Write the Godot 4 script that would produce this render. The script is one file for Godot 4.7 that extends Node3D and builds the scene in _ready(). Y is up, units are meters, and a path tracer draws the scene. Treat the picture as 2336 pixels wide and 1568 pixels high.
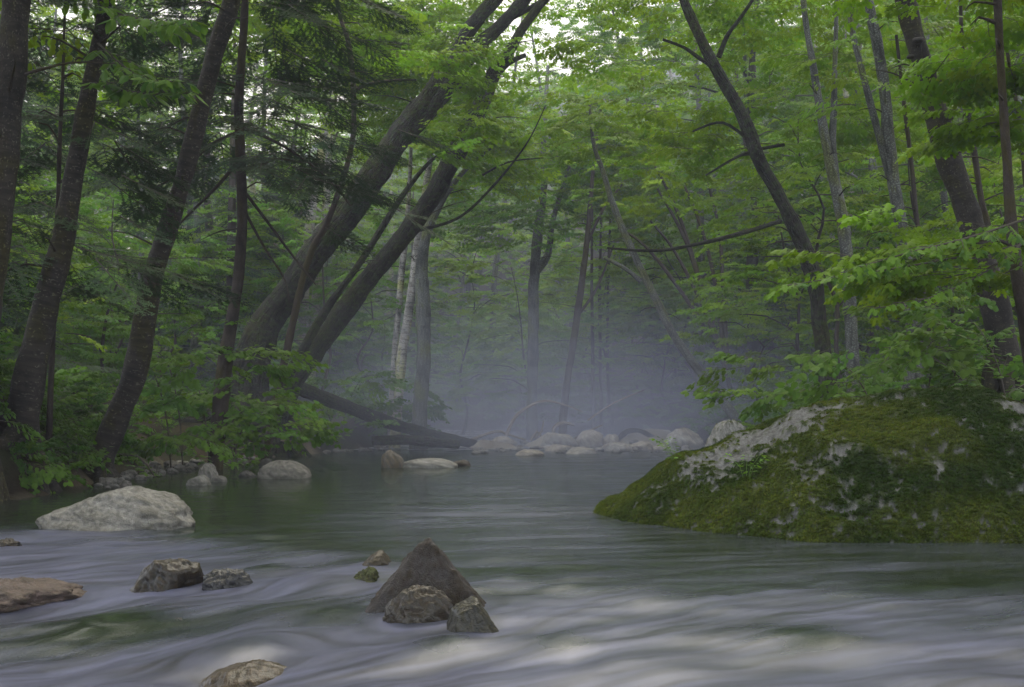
extends Node3D
# A misty woodland stream. y up, metres. The pool's surface lies at y = 0; the camera stands 0.55 m above it and looks along -z.

const EYE := Vector3(0, 0.55, 0)
const TILT := 0.0664            # upward pitch of the camera, radians
const HALF := 0.296             # tangent of half the vertical field of view
const K := HALF / 784.0         # tangent per survey unit (the survey grid is 2336 by 1568 units)

var rng := RandomNumberGenerator.new()
var nz := FastNoiseLite.new()      # fine relief
var nb := FastNoiseLite.new()      # broad relief
var nf := FastNoiseLite.new()      # foam
var mat := {}
var spray := {}
var leaf_mesh := {}
var used := {}
var rocks_at := []                 # submerged humps: [x, z, radius, height]

# ---------------------------------------------------------------- survey helpers
func at(px: float, py: float, d: float) -> Vector3:
	var v := Vector3((px - 1168.0) * K, (784.0 - py) * K, -1.0)
	v = v.rotated(Vector3.RIGHT, TILT)
	return EYE + v * (d / -v.z)

func on_water(px: float, py: float) -> Vector3:
	var p := at(px, py, 6.0)
	for i in 12:
		var dir := (p - EYE)
		var y := wlevel(p.x, p.z)
		p = EYE + dir * ((EYE.y - y) / maxf(0.004, -dir.y))
	return p

func sm(a: float, b: float, x: float) -> float:
	return smoothstep(a, b, x)

func table(t: Array, z: float, col: int) -> float:
	if z >= t[0][0]:
		return t[0][col]
	for i in range(1, t.size()):
		if z >= t[i][0]:
			var f: float = (z - t[i - 1][0]) / (t[i][0] - t[i - 1][0])
			return lerpf(t[i - 1][col], t[i][col], f)
	return t[-1][col]

const BANKS := [[6.0, -4.6, 5.2], [0.0, -4.2, 4.8], [-5.5, -3.7, 4.4], [-9.0, -3.35, 3.3], [-11.7, -3.9, 3.0], [-14.5, -4.2, 3.2], [-18.0, -3.45, 3.5], [-21.5, -2.75, 3.4], [-25.5, -1.7, 3.2], [-29.0, -1.8, 2.4], [-34.0, -4.6, 0.2], [-40.0, -9.0, -4.0], [-60.0, -24.0, -18.0], [-200.0, -60.0, -54.0]]

func lip(x: float) -> float:
	return lerpf(-6.1, -4.1, sm(-2.4, 0.9, x))

func wlevel(x: float, z: float) -> float:
	var t := clampf((z - lip(x)) / 3.2, 0.0, 1.3)
	var y := -0.2 * minf(1.0, t * t * (3.0 - 2.0 * minf(t, 1.0)))
	if z < -20.5:
		y += 0.016 * (-20.5 - z)
	return y

func water_y(x: float, z: float) -> float:
	var y := wlevel(x, z)
	var l := lip(x)
	var a := sm(l - 0.9, l + 0.5, z)
	var far := sm(-20.0, -21.5, z)
	y += nb.get_noise_2d(x * 30.0, z * 44.0) * 0.017 * a * (1.0 - 0.55 * sm(-0.4, 1.2, x))
	y += nb.get_noise_2d(x * 60.0 + 40.0, z * 70.0) * (0.0035 + 0.005 * a + 0.012 * far)
	y += nz.get_noise_2d(x * 14.0, z * 30.0) * (0.0016 + 0.002 * a) + nz.get_noise_2d(x * 5.0 + z * 2.0, z * 11.0 - x * 2.0) * 0.007 * a
	for r in rocks_at:
		var dx: float = x - r[0]
		var dz: float = z - r[1]
		var q: float = (dx * dx + dz * dz) / (r[2] * r[2])
		if q < 6.0:
			y += r[3] * exp(-q * 1.6)
			var dz2: float = dz - r[2] * 1.5
			y -= r[3] * 0.8 * exp(-(dx * dx + dz2 * dz2) / (r[2] * r[2]) * 1.4)
	return y

func ground_y(x: float, z: float) -> float:
	return bank_y(x, z) + 0.3 * maxf(0.0, -46.0 - z)

func bank_y(x: float, z: float) -> float:
	var l := table(BANKS, z, 1) + nb.get_noise_2d(z * 9.0, 5.0) * 0.25
	var r := table(BANKS, z, 2) + nb.get_noise_2d(z * 9.0, 80.0) * 0.25
	var n := nb.get_noise_2d(x * 4.0, z * 4.0)
	var n2 := nb.get_noise_2d(x * 16.0 + 300.0, z * 16.0)
	if x < l:
		var d := l - x
		var near := sm(-17.0, -8.0, z)
		return -0.1 + (0.5 + 0.5 * near) * sm(0.0, 1.0, d) + 0.11 * minf(d, 14.0) + 0.22 * maxf(0.0, d - 14.0) + (n * 0.5 + n2 * 0.16) * minf(1.0, d)
	if x > r:
		var d := x - r
		return -0.1 + 0.45 * sm(0.0, 1.0, d) + 0.17 * minf(d, 12.0) + 0.25 * maxf(0.0, d - 12.0) + (n * 0.5 + n2 * 0.16) * minf(1.0, d)
	var e := minf(x - l, r - x)
	var w := wlevel(x, z)
	var deep := 0.42
	var rif := maxf(sm(lip(x) - 1.5, lip(x) + 0.6, z), sm(-19.5, -21.5, z))
	deep = lerpf(deep, 0.17, rif)
	var bar := (0.34 + n2 * 0.25) * exp(-pow((z + 23.2 + 0.3 * x) / 1.5, 2.0)) * sm(-1.8, -0.3, x)
	return w - 0.1 - deep * sm(0.0, 1.4, e) * 1.0 + bar + n2 * 0.07 + n * 0.08 * sm(0.0, 1.0, e)

# ---------------------------------------------------------------- node helpers
func numbered(called: String) -> String:
	if not used.has(called):
		used[called] = 0
		return called
	used[called] += 1
	return "%s_%03d" % [called, used[called]]

func thing(called: String, label: String, category: String, pos := Vector3.ZERO, group := "") -> Node3D:
	var o := Node3D.new()
	o.name = numbered(called)
	add_child(o)
	o.position = pos
	tag(o, label, category, group)
	return o

func tag(o: Node3D, label: String, category: String, group := "") -> void:
	o.set_meta("label", label)
	o.set_meta("category", category)
	if group:
		o.set_meta("group", group)

func part(parent: Node3D, called: String, m: Mesh, material: Material = null) -> MeshInstance3D:
	var o := MeshInstance3D.new()
	o.name = called
	o.mesh = m
	if material:
		o.material_override = material
	parent.add_child(o, true)
	return o

func solo(called: String, m: Mesh, material: Material, label: String, category: String, pos := Vector3.ZERO, group := "") -> MeshInstance3D:
	var o := part(self, numbered(called), m, material)
	o.position = pos
	tag(o, label, category, group)
	return o

func scatter(parent: Node3D, called: String, m: Mesh, where: Array, tints: PackedColorArray) -> MultiMeshInstance3D:
	var mm := MultiMesh.new()
	mm.transform_format = MultiMesh.TRANSFORM_3D
	mm.use_colors = true
	mm.mesh = m
	mm.instance_count = where.size()
	for i in where.size():
		mm.set_instance_transform(i, where[i])
		mm.set_instance_color(i, tints[i])
	var o := MultiMeshInstance3D.new()
	o.name = called
	o.multimesh = mm
	parent.add_child(o, true)
	return o

# ---------------------------------------------------------------- mesh helpers
func amesh(v: PackedVector3Array, n, uv, col, idx: PackedInt32Array) -> ArrayMesh:
	var a := []
	a.resize(Mesh.ARRAY_MAX)
	a[Mesh.ARRAY_VERTEX] = v
	if n != null:
		a[Mesh.ARRAY_NORMAL] = n
	if uv != null:
		a[Mesh.ARRAY_TEX_UV] = uv
	if col != null:
		a[Mesh.ARRAY_COLOR] = col
	a[Mesh.ARRAY_INDEX] = idx
	var m := ArrayMesh.new()
	m.add_surface_from_arrays(Mesh.PRIMITIVE_TRIANGLES, a)
	return m

func smooth_normals(v: PackedVector3Array, idx: PackedInt32Array) -> PackedVector3Array:
	var n := PackedVector3Array()
	n.resize(v.size())
	for i in range(0, idx.size(), 3):
		var c := (v[idx[i + 2]] - v[idx[i]]).cross(v[idx[i + 1]] - v[idx[i]])
		n[idx[i]] += c
		n[idx[i + 1]] += c
		n[idx[i + 2]] += c
	for i in n.size():
		n[i] = n[i].normalized()
	return n

func cat(a: Vector3, b: Vector3, c: Vector3, d: Vector3, t: float) -> Vector3:
	return 0.5 * ((2.0 * b) + (c - a) * t + (2.0 * a - 5.0 * b + 4.0 * c - d) * t * t + (3.0 * b - a - 3.0 * c + d) * t * t * t)

# a tapering, slightly knotty tube through points, in the axes of a thing that stands at org
func tube(pts: Array, rad: Array, sides: int, step: float, rough: float, org: Vector3, flare := 0.0) -> ArrayMesh:
	var p := []
	var r := []
	for i in pts.size() - 1:
		var a: Vector3 = pts[maxi(i - 1, 0)]
		var d: Vector3 = pts[mini(i + 2, pts.size() - 1)]
		var n := maxi(1, int(ceil((pts[i + 1] - pts[i]).length() / step)))
		for k in n:
			var t := float(k) / n
			p.append(cat(a, pts[i], pts[i + 1], d, t))
			r.append(lerpf(rad[i], rad[i + 1], t))
	p.append(pts[-1])
	r.append(rad[-1])
	var v := PackedVector3Array()
	var nn := PackedVector3Array()
	var uv := PackedVector2Array()
	var col := PackedColorArray()
	var idx := PackedInt32Array()
	var u := Vector3.RIGHT
	var run := 0.0
	var reps := maxf(1.0, round(TAU * float(r[r.size() / 2]) / 0.42))
	var off: float = pts[0].x * 7.3 + pts[0].z * 3.1
	for i in p.size():
		var dir: Vector3 = (p[mini(i + 1, p.size() - 1)] - p[maxi(i - 1, 0)]).normalized()
		if i > 0:
			run += (p[i] - p[i - 1]).length()
		u = (u - dir * u.dot(dir))
		if u.length() < 0.01:
			u = dir.cross(Vector3.FORWARD)
		u = u.normalized()
		var w := dir.cross(u)
		for j in sides + 1:
			var ang := TAU * j / sides
			var rd := u * cos(ang) + w * sin(ang)
			var q: Vector3 = p[i] + rd * r[i]
			var bump := nz.get_noise_3d(q.x * 9.0 + off, q.y * 5.0, q.z * 9.0) * rough + nz.get_noise_3d(q.x * 2.2, q.y * 1.3 + off, q.z * 2.2) * rough * 1.3
			var f := 0.0
			if flare > 0.0 and run < flare * 3.0:
				f = (0.35 + 0.4 * sin(ang * 4.0 + off)) * pow(maxf(0.0, 1.0 - run / (flare * 3.0)), 2.2)
			v.append(p[i] + rd * r[i] * (1.0 + bump + f) - org)
			nn.append(rd)
			var patch := nz.get_noise_3d(q.x * 3.1 + off, q.y * 2.4, q.z * 3.1)
			var fleck := nz.get_noise_3d(q.x * 12.0, q.y * 8.0 + off, q.z * 12.0)
			var tint := Color(1, 1, 1).lerp(Color(0.5, 0.5, 0.5), sm(0.02, 0.3, -patch))
			tint = tint.lerp(Color(0.95, 1.55, 0.5), sm(0.04, 0.16, patch + fleck * 0.5))
			tint = tint.lerp(Color(2.6, 2.7, 2.6), sm(0.16, 0.28, fleck - patch * 0.3) * 0.8)
			col.append(tint)
			uv.append(Vector2(reps * j / sides, run / 0.9 + off))
	for i in p.size() - 1:
		for j in sides:
			var a0 := i * (sides + 1) + j
			var b0 := a0 + sides + 1
			idx.append_array(PackedInt32Array([a0, b0, a0 + 1, a0 + 1, b0, b0 + 1]))
	var c0 := v.size()
	v.append(p[-1] - org)
	nn.append((p[-1] - p[-2]).normalized())
	uv.append(Vector2(0.5, 0.5))
	col.append(Color.WHITE)
	for j in sides:
		var a1 := (p.size() - 1) * (sides + 1) + j
		idx.append_array(PackedInt32Array([a1, c0, a1 + 1]))
	fix_winding(v, nn, idx)
	return amesh(v, smooth_seam(v, idx, nn, sides, p.size()), uv, col, idx)

func smooth_seam(v: PackedVector3Array, idx: PackedInt32Array, nn: PackedVector3Array, sides: int, rings: int) -> PackedVector3Array:
	var n := smooth_normals(v, idx)
	for i in rings:
		var a := i * (sides + 1)
		var b := a + sides
		var s := (n[a] + n[b]).normalized()
		n[a] = s
		n[b] = s
	for i in n.size():
		if n[i].dot(nn[i]) < 0.0:
			n[i] = nn[i]
	return n

func fix_winding(v: PackedVector3Array, nn: PackedVector3Array, idx: PackedInt32Array) -> void:
	for i in range(0, idx.size(), 3):
		var c := (v[idx[i + 2]] - v[idx[i]]).cross(v[idx[i + 1]] - v[idx[i]])
		if c.dot(nn[idx[i]]) < 0.0:
			var t := idx[i + 1]
			idx[i + 1] = idx[i + 2]
			idx[i + 2] = t

# ---------------------------------------------------------------- leaves and sprays
class Geo:
	var v := PackedVector3Array()
	var idx := PackedInt32Array()
	func fan(points: Array, x: Transform3D) -> void:
		var o := v.size()
		for q in points:
			v.append(x * q)
		for i in range(1, points.size() - 1):
			idx.append_array(PackedInt32Array([o, o + i, o + i + 1]))
		idx.append_array(PackedInt32Array([o, o + points.size() - 1, o + 1]))
	func bar(a: Vector3, b: Vector3, ra: float, rb: float) -> void:
		var d := (b - a).normalized()
		var u := d.cross(Vector3(0.1, 1, 0.2)).normalized()
		var w := d.cross(u)
		var o := v.size()
		for k in 3:
			var e := u * cos(TAU * k / 3.0) + w * sin(TAU * k / 3.0)
			v.append(a + e * ra)
			v.append(b + e * rb)
		for k in 3:
			var p := o + k * 2
			var q := o + ((k + 1) % 3) * 2
			idx.append_array(PackedInt32Array([p, p + 1, q, q, p + 1, q + 1]))

func outline(kind: String) -> Array:
	var half: Array
	if kind == "maple":
		half = [[0.0, 0.0], [0.0, 0.24], [0.22, 0.17], [0.30, 0.44], [0.52, 0.50], [0.56, 0.17], [0.78, 0.20], [1.0, 0.0]]
	elif kind == "maple_far":
		half = [[0.0, 0.0], [0.02, 0.24], [0.55, 0.48], [0.58, 0.18], [1.0, 0.0]]
	elif kind == "oval":
		half = [[0.0, 0.0], [0.10, 0.16], [0.32, 0.27], [0.60, 0.24], [0.85, 0.10], [1.0, 0.0]]
	elif kind == "heart":
		half = [[0.05, 0.0], [-0.03, 0.18], [0.14, 0.36], [0.42, 0.41], [0.72, 0.28], [0.92, 0.09], [1.0, 0.0]]
	else:
		half = [[0.0, 0.0], [0.40, 0.28], [1.0, 0.0]]
	var pts := [[0.42, 0.0]]
	for q in half:
		pts.append(q)
	for i in range(half.size() - 2, 0, -1):
		pts.append([half[i][0], -half[i][1]])
	var out := []
	for q in pts:
		out.append(Vector3(q[0], -0.22 * absf(q[1]) - 0.16 * q[0] * q[0] + 0.02, q[1]))
	return out

func leaf_turn(dir: Vector3, droop: float, roll: float) -> Basis:
	var x := dir.normalized()
	var z := x.cross(Vector3.UP)
	if z.length() < 0.05:
		z = Vector3.BACK
	z = z.normalized()
	var y := z.cross(x)
	return Basis(x, y, z).rotated(z, -droop).rotated(x, roll)

func two_surface(leaf: Geo, wood: Geo, m_leaf: Material, m_wood: Material) -> ArrayMesh:
	var m := amesh(leaf.v, null, null, null, leaf.idx)
	m.surface_set_material(0, m_leaf)
	if wood.v.size():
		var a := []
		a.resize(Mesh.ARRAY_MAX)
		a[Mesh.ARRAY_VERTEX] = wood.v
		a[Mesh.ARRAY_INDEX] = wood.idx
		m.add_surface_from_arrays(Mesh.PRIMITIVE_TRIANGLES, a)
		m.surface_set_material(1, m_wood)
	return m

# a flat leafy twig along +x, 0.6 m long
func make_spray(kind: String, size: float, m_leaf: Material) -> ArrayMesh:
	var leaf := Geo.new()
	var wood := Geo.new()
	var shape := outline(kind)
	var len := 0.62
	var tip := Vector3(len, -0.06, rng.randf_range(-0.05, 0.05))
	var mid := Vector3(len * 0.5, 0.03, rng.randf_range(-0.04, 0.04))
	wood.bar(Vector3.ZERO, mid, 0.0045, 0.003)
	wood.bar(mid, tip, 0.003, 0.0015)
	var put := func(p: Vector3, dir: Vector3) -> void:
		var s := size * rng.randf_range(0.65, 1.15)
		var b := leaf_turn(dir, rng.randf_range(0.05, 0.75), rng.randf_range(-0.55, 0.55))
		leaf.fan(shape, Transform3D(b.scaled_local(Vector3.ONE * s), p + dir.normalized() * 0.03))
	var nodes := 6
	for i in nodes:
		var t := 0.2 + 0.8 * i / (nodes - 1)
		var p := mid * (2.0 * t) if t < 0.5 else mid.lerp(tip, t * 2.0 - 1.0)
		for s in [-1, 1]:
			if i < 4 and rng.randf() < 0.9:
				var sl := (0.40 - 0.08 * i) * rng.randf_range(0.7, 1.1)
				var dir := Vector3(0.75, rng.randf_range(-0.15, 0.15), s * 0.8).normalized()
				var e: Vector3 = p + dir * sl + Vector3(0, -0.02, 0)
				wood.bar(p, e, 0.002, 0.001)
				for k in 2:
					var q: Vector3 = p.lerp(e, 0.42 + 0.34 * k)
					put.call(q, Vector3(0.9, -0.1, s * 0.05 + 0.8))
					put.call(q, Vector3(0.9, -0.1, s * 0.05 - 0.8))
				put.call(e, dir)
			put.call(p, Vector3(0.5, -0.1, s * 0.9))
	put.call(tip, Vector3(1, -0.2, 0))
	return two_surface(leaf, wood, m_leaf, mat.twig)

# a drooping fan of short flat needles along +x, 0.8 m long
func make_needles(m_leaf: Material) -> ArrayMesh:
	var leaf := Geo.new()
	var wood := Geo.new()
	var len := 0.8
	wood.bar(Vector3.ZERO, Vector3(len, -0.1, 0), 0.006, 0.0015)
	var line := func(a: Vector3, b: Vector3) -> void:
		wood.bar(a, b, 0.0018, 0.0008)
		var n := int((b - a).length() / 0.017)
		var d := (b - a).normalized()
		var side := d.cross(Vector3.UP).normalized()
		for k in n:
			var q := a.lerp(b, (k + 0.5) / n)
			for s in [-1.0, 1.0]:
				var e: Vector3 = (d * 0.55 + side * s + Vector3(0, rng.randf_range(-0.35, 0.35), 0)).normalized() * rng.randf_range(0.018, 0.032)
				var o: int = leaf.v.size()
				leaf.v.append(q - d * 0.0075)
				leaf.v.append(q + d * 0.0075)
				leaf.v.append(q + e)
				leaf.idx.append_array(PackedInt32Array([o, o + 1, o + 2]))
	for i in 9:
		var t := 0.12 + 0.1 * i
		var p := Vector3(len * t, -0.1 * t, 0)
		for s in [-1.0, 1.0]:
			var sl := 0.34 * (1.05 - t) * rng.randf_range(0.75, 1.15) + 0.05
			var e: Vector3 = p + Vector3(0.72, rng.randf_range(-0.25, 0.05), s * 0.75).normalized() * sl
			line.call(p, e)
			if sl > 0.16:
				var q := p.lerp(e, 0.45)
				line.call(q, q + Vector3(0.95, -0.15, s * 0.1).normalized() * sl * 0.5)
				line.call(q, q + Vector3(0.35, -0.15, s * 0.95).normalized() * sl * 0.45)
	line.call(Vector3(len * 0.5, -0.05, 0), Vector3(len, -0.1, 0))
	return two_surface(leaf, wood, m_leaf, mat.twig)

func tone(base: Color, spread := 0.25) -> Color:
	var f := 1.0 + rng.randf_range(-spread, spread)
	var y := rng.randf_range(-0.12, 0.22)
	return Color(base.r * f * (1.0 + y), base.g * f, base.b * f * (1.0 - y * 0.6))

const MAPLE := Color(0.135, 0.250, 0.010)
const BEECH := Color(0.120, 0.225, 0.012)
const NEEDLE := Color(0.030, 0.070, 0.028)
const BUSH := Color(0.080, 0.165, 0.022)
const DEEP := Color(0.085, 0.185, 0.016)

# sprays in ellipsoids: each lobe is [centre, radii, how many]; axis is where the boughs come from
func fill(lobes: Array, out: Array, tints: PackedColorArray, axis: Vector3, org: Vector3, base: Color, size := 1.0, flat := 0.35) -> PackedColorArray:
	for l in lobes:
		var c: Vector3 = l[0]
		var rad: Vector3 = l[1]
		for i in int(l[2]):
			var q := Vector3(rng.randfn(), rng.randfn(), rng.randfn()).normalized() * pow(rng.randf(), 0.42)
			var p := c + q * rad
			var tier := 0.42
			p.y = lerpf(p.y, round(p.y / tier) * tier, 0.55)
			if p.y < ground_y(p.x, p.z) + 0.25:
				continue
			var outw := Vector3(p.x - axis.x, 0, p.z - axis.z).normalized() + Vector3(rng.randf_range(-0.9, 0.9), 0, rng.randf_range(-0.9, 0.9))
			var yaw := atan2(-outw.z, outw.x)
			var s := size * rng.randf_range(0.75, 1.35)
			var b := Basis(Vector3.UP, yaw) * Basis(Vector3.BACK, rng.randf_range(-0.5, 0.25) * flat * 2.0) * Basis(Vector3.RIGHT, rng.randf_range(-1.0, 1.0) * flat)
			b = b.scaled_local(Vector3(s, s, s * (1.0 if rng.randf() < 0.5 else -1.0)))
			out.append(Transform3D(b, p - org))
			tints.append(tone(base))
	return tints

func crown(t: Node3D, kind: String, lobes: Array, axis: Vector3, base: Color, size := 0.85, flat := 0.35) -> void:
	var where := []
	var tints := fill(lobes, where, PackedColorArray(), axis, t.position, base, size, flat)
	if where.is_empty():
		return
	scatter(t, "crown", spray["%s_%d" % [kind, rng.randi() % 3]], where, tints).set_meta("kind", "stuff")

# ---------------------------------------------------------------- trees
# path rows: [px, py, width in survey units, (own distance)]
func surveyed(path: Array, d: float, upright := false) -> Array:
	var pts := []
	var rad := []
	for q in path:
		var dd: float = q[3] if q.size() > 3 else d
		pts.append(at(q[0], q[1], dd))
		rad.append(q[2] * K * dd * 0.5)
	for i in pts.size():
		var dir: Vector3 = (pts[mini(i + 1, pts.size() - 1)] - pts[maxi(i - 1, 0)]).normalized()
		rad[i] *= 0.84 * clampf(absf(dir.y), 0.52, 1.0) if upright else 1.0
	return [pts, rad]

func hero(called: String, label: String, bark: String, d: float, path: Array, limbs := [], group := "") -> Node3D:
	var s := surveyed(path, d, true)
	var pts: Array = s[0]
	var rad: Array = s[1]
	var g := ground_y(pts[0].x, pts[0].z)
	if pts[0].y > g - 0.05:
		var dir: Vector3 = (pts[0] - pts[1]).normalized()
		dir = (dir + Vector3.DOWN).normalized()
		var foot: Vector3 = pts[0] + dir * ((pts[0].y - g + 0.15) / maxf(0.3, -dir.y))
		pts.push_front(foot)
		rad.push_front(rad[0] * 1.25)
	var t := thing(called, label, "tree", pts[0], group)
	if rad[1] > 0.1 and d < 20.0:
		for k in 6:
			var a := TAU * (k + rng.randf() * 0.6) / 6.0
			var b: Vector3 = pts[0].lerp(pts[1], 0.75)
			var line := [b]
			for j in range(1, 4):
				var w: Vector3 = b + Vector3(cos(a + j * 0.15), 0, sin(a + j * 0.15)) * rad[0] * (0.7 + 0.95 * j)
				w.y = maxf(ground_y(w.x, w.z), -0.1) + 0.05 - 0.05 * j
				line.append(w)
			part(t, "root", tube(line, [rad[1] * 0.6, rad[1] * 0.42, rad[1] * 0.28, rad[1] * 0.1], 9, 0.08, 0.25, pts[0]), mat[bark])
	part(t, "trunk", tube(pts, rad, 24 if rad[1] > 0.1 else 12, 0.08, 0.17, pts[0], 0.16), mat[bark])
	for k in 7:
		var f := rng.randf_range(0.25, 0.8)
		var b := path_point(pts, f)
		var rr: float = rad[int(f * (rad.size() - 1))]
		var a := rng.randf() * TAU
		var o := Vector3(cos(a), rng.randf_range(-0.2, 0.5), sin(a)).normalized()
		var ln := rng.randf_range(0.15, 0.7) * (0.4 + minf(1.0, rr * 6.0))
		var e := b + o * (rr + ln) + Vector3(0, -0.12 * ln, 0)
		part(t, "dead_twig", tube([b + o * rr * 0.5, b.lerp(e, 0.6) + Vector3(rng.randf_range(-0.04, 0.04), 0.05, 0), e], [0.012, 0.008, 0.003], 5, 0.12, 0.2, pts[0]), mat.dark)
	for l in limbs:
		var q := surveyed(l, d, l[0][2] > 20)
		part(t, "limb", tube(q[0], q[1], 9, 0.1, 0.12, pts[0]), mat[bark])
	return t

func wild_tree(called: String, label: String, bark: String, x: float, z: float, h: float, r: float, kind: String, base: Color, group: String, low := 0.3, n := 240, size := 1.0, wide := 2.2) -> Node3D:
	var g := Vector3(x, ground_y(x, z) - 0.1, z)
	var lean := Vector3(rng.randf_range(-0.1, 0.1) - signf(x) * 0.06, 0, rng.randf_range(-0.08, 0.08))
	var pts := [g]
	var rad := [r * 1.35]
	for i in range(1, 7):
		var f := i / 6.0
		pts.append(g + Vector3(0, h * f, 0) + lean * h * f * (0.5 + 0.5 * f) + Vector3(rng.randf_range(-1, 1), 0, rng.randf_range(-1, 1)) * 0.18)
		rad.append(r * (1.0 - 0.82 * f))
	var t := thing(called, label, "tree", g, group)
	part(t, "trunk", tube(pts, rad, 9, 0.35, 0.10, g, 0.25), mat[bark])
	var lobes := []
	for i in 8:
		var f := lerpf(low, 0.97, (i + rng.randf()) / 8.0)
		var a := rng.randf() * TAU
		var reach := wide * (1.05 - 0.6 * absf(f - 0.5)) * rng.randf_range(0.55, 1.0)
		var k := int(f * 6.0)
		var root: Vector3 = pts[mini(k, 5)].lerp(pts[mini(k + 1, 6)], f * 6.0 - k)
		var c: Vector3 = root + Vector3(cos(a) * reach, reach * 0.35, sin(a) * reach)
		lobes.append([c, Vector3(wide * 0.7, 0.95, wide * 0.7), n / 8])
		part(t, "limb", tube([root, root.lerp(c, 0.5) + Vector3(0, 0.15, 0), c + Vector3(cos(a), 0.1, sin(a)) * wide * 0.3], [r * 0.4 * (1.1 - f), r * 0.25 * (1.1 - f) + 0.006, 0.006], 5, 0.4, 0.1, g), mat[bark])
	crown(t, kind, lobes, pts[3], base, size)
	return t

func conifer(t: Node3D, foot: Vector3, top: Vector3, low: float, reach: float, rows: int, base: Color) -> void:
	var where := []
	var tints := PackedColorArray()
	for i in rows:
		var f := lerpf(low, 0.98, float(i) / rows)
		var c := foot.lerp(top, f)
		var len := reach * pow(1.02 - f, 0.7) + 0.2
		var n := 6
		for k in n:
			var a := TAU * (k + rng.randf()) / n + i * 0.7
			var dir := Vector3(cos(a), 0, sin(a))
			var s := 0.5
			while s < len:
				var p := c + dir * s + Vector3(0, 0.05 - 0.22 * s - 0.07 * s * s, 0)
				for side in [-0.75, 0.0, 0.75]:
					if rng.randf() < 0.6:
						var b := Basis(Vector3.UP, -a + side + rng.randf_range(-0.2, 0.2)) * Basis(Vector3.BACK, rng.randf_range(-0.45, -0.05)) * Basis(Vector3.RIGHT, rng.randf_range(-0.25, 0.25))
						where.append(Transform3D(b.scaled_local(Vector3.ONE * rng.randf_range(0.7, 1.15)), p - t.position))
						tints.append(tone(base, 0.2))
				s += 0.42
	scatter(t, "crown", spray["needle_%d" % (rng.randi() % 3)], where, tints).set_meta("kind", "stuff")

# ---------------------------------------------------------------- rocks
# size: half extents; cuts: how angular; tint(): its mineral colours
func rock(size: Vector3, seed_n: int, cuts: int, rough: float, a: Color, b: Color, detail := 40, moss := 0.0, taper := 0.0, skew := Vector2.ZERO, facets := []) -> ArrayMesh:
	var r := RandomNumberGenerator.new()
	r.seed = seed_n
	var planes := []
	for i in cuts:
		planes.append([Vector3(r.randfn(), r.randfn() * 0.9 + 0.25, r.randfn()).normalized(), r.randf_range(0.62, 0.95)])
	if facets:
		planes = facets
	var v := PackedVector3Array()
	var col := PackedColorArray()
	var idx := PackedInt32Array()
	var rings := detail / 2
	var off := Vector3(seed_n * 3.7, seed_n * 1.3, seed_n * 2.1)
	for i in rings + 1:
		for j in detail:
			var th := PI * i / rings
			var ph := TAU * j / detail
			var d := Vector3(sin(th) * cos(ph), cos(th), sin(th) * sin(ph))
			var m := 1.2 if facets else 1.0
			for p in planes:
				var k: float = d.dot(p[0])
				if k > 0.05:
					var lim: float = p[1] / k
					m = lim if lim < m - 0.06 else (minf(m, lim) - 0.018 * (1.0 - absf(lim - m) / 0.06) if lim < m + 0.06 else m)
			if facets:     # softly rounded meeting of the chosen faces
				var sum := exp(-22.0 * 1.15)
				for p in planes:
					var k: float = d.dot(p[0])
					if k > 0.08:
						sum += exp(-22.0 * float(p[1]) / k)
				m = -log(sum) / 22.0
			var q := d * m
			var n1 := nz.get_noise_3d(q.x * 6.0 + off.x, q.y * 6.0 + off.y, q.z * 6.0 + off.z)
			var up := clampf(q.y + 0.15, 0.0, 1.0)
			var thin := 1.0 - taper * pow(up, 0.85)
			var g := Vector3(q.x * thin + skew.x * up, q.y, q.z * thin + skew.y * up) * size / maxf(size.x, size.y)
			var n2 := nz.get_noise_3d(g.x * 22.0 + off.x, g.y * 22.0, g.z * 22.0 + off.z)
			var n3 := nz.get_noise_3d(g.x * 34.0 + off.y, g.y * 34.0, g.z * 34.0)
			q *= 1.0 + (n1 * 0.26 + n2 * 0.10 + n3 * 0.035) * rough
			v.append(Vector3(q.x * thin + skew.x * up, q.y, q.z * thin + skew.y * up) * size)
			var c := a.lerp(b, clampf(0.5 + n1 * 0.9 + n2 * 0.8, 0.0, 1.0))
			c = c * (1.0 + n3 * 0.6)
			if moss > 0.0 and n1 * 0.7 + n2 * 0.6 + d.y * 0.25 > 0.55 - moss:
				c = Color(0.045, 0.062, 0.016).lerp(Color(0.07, 0.075, 0.02), 0.5 + n3)
			c.a = 1.0
			col.append(c)
	for i in rings:
		for j in detail:
			var p0 := i * detail + j
			var p1 := i * detail + (j + 1) % detail
			idx.append_array(PackedInt32Array([p0, p1, p0 + detail, p1, p1 + detail, p0 + detail]))
	var nn := PackedVector3Array()
	for q in v:
		nn.append((q / size).normalized())
	fix_winding(v, nn, idx)
	var n := smooth_normals(v, idx)
	for i in n.size():
		if n[i].length() < 0.5 or n[i].dot(nn[i]) < 0.0:
			n[i] = nn[i]
	return amesh(v, n, null, col, idx)

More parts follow.
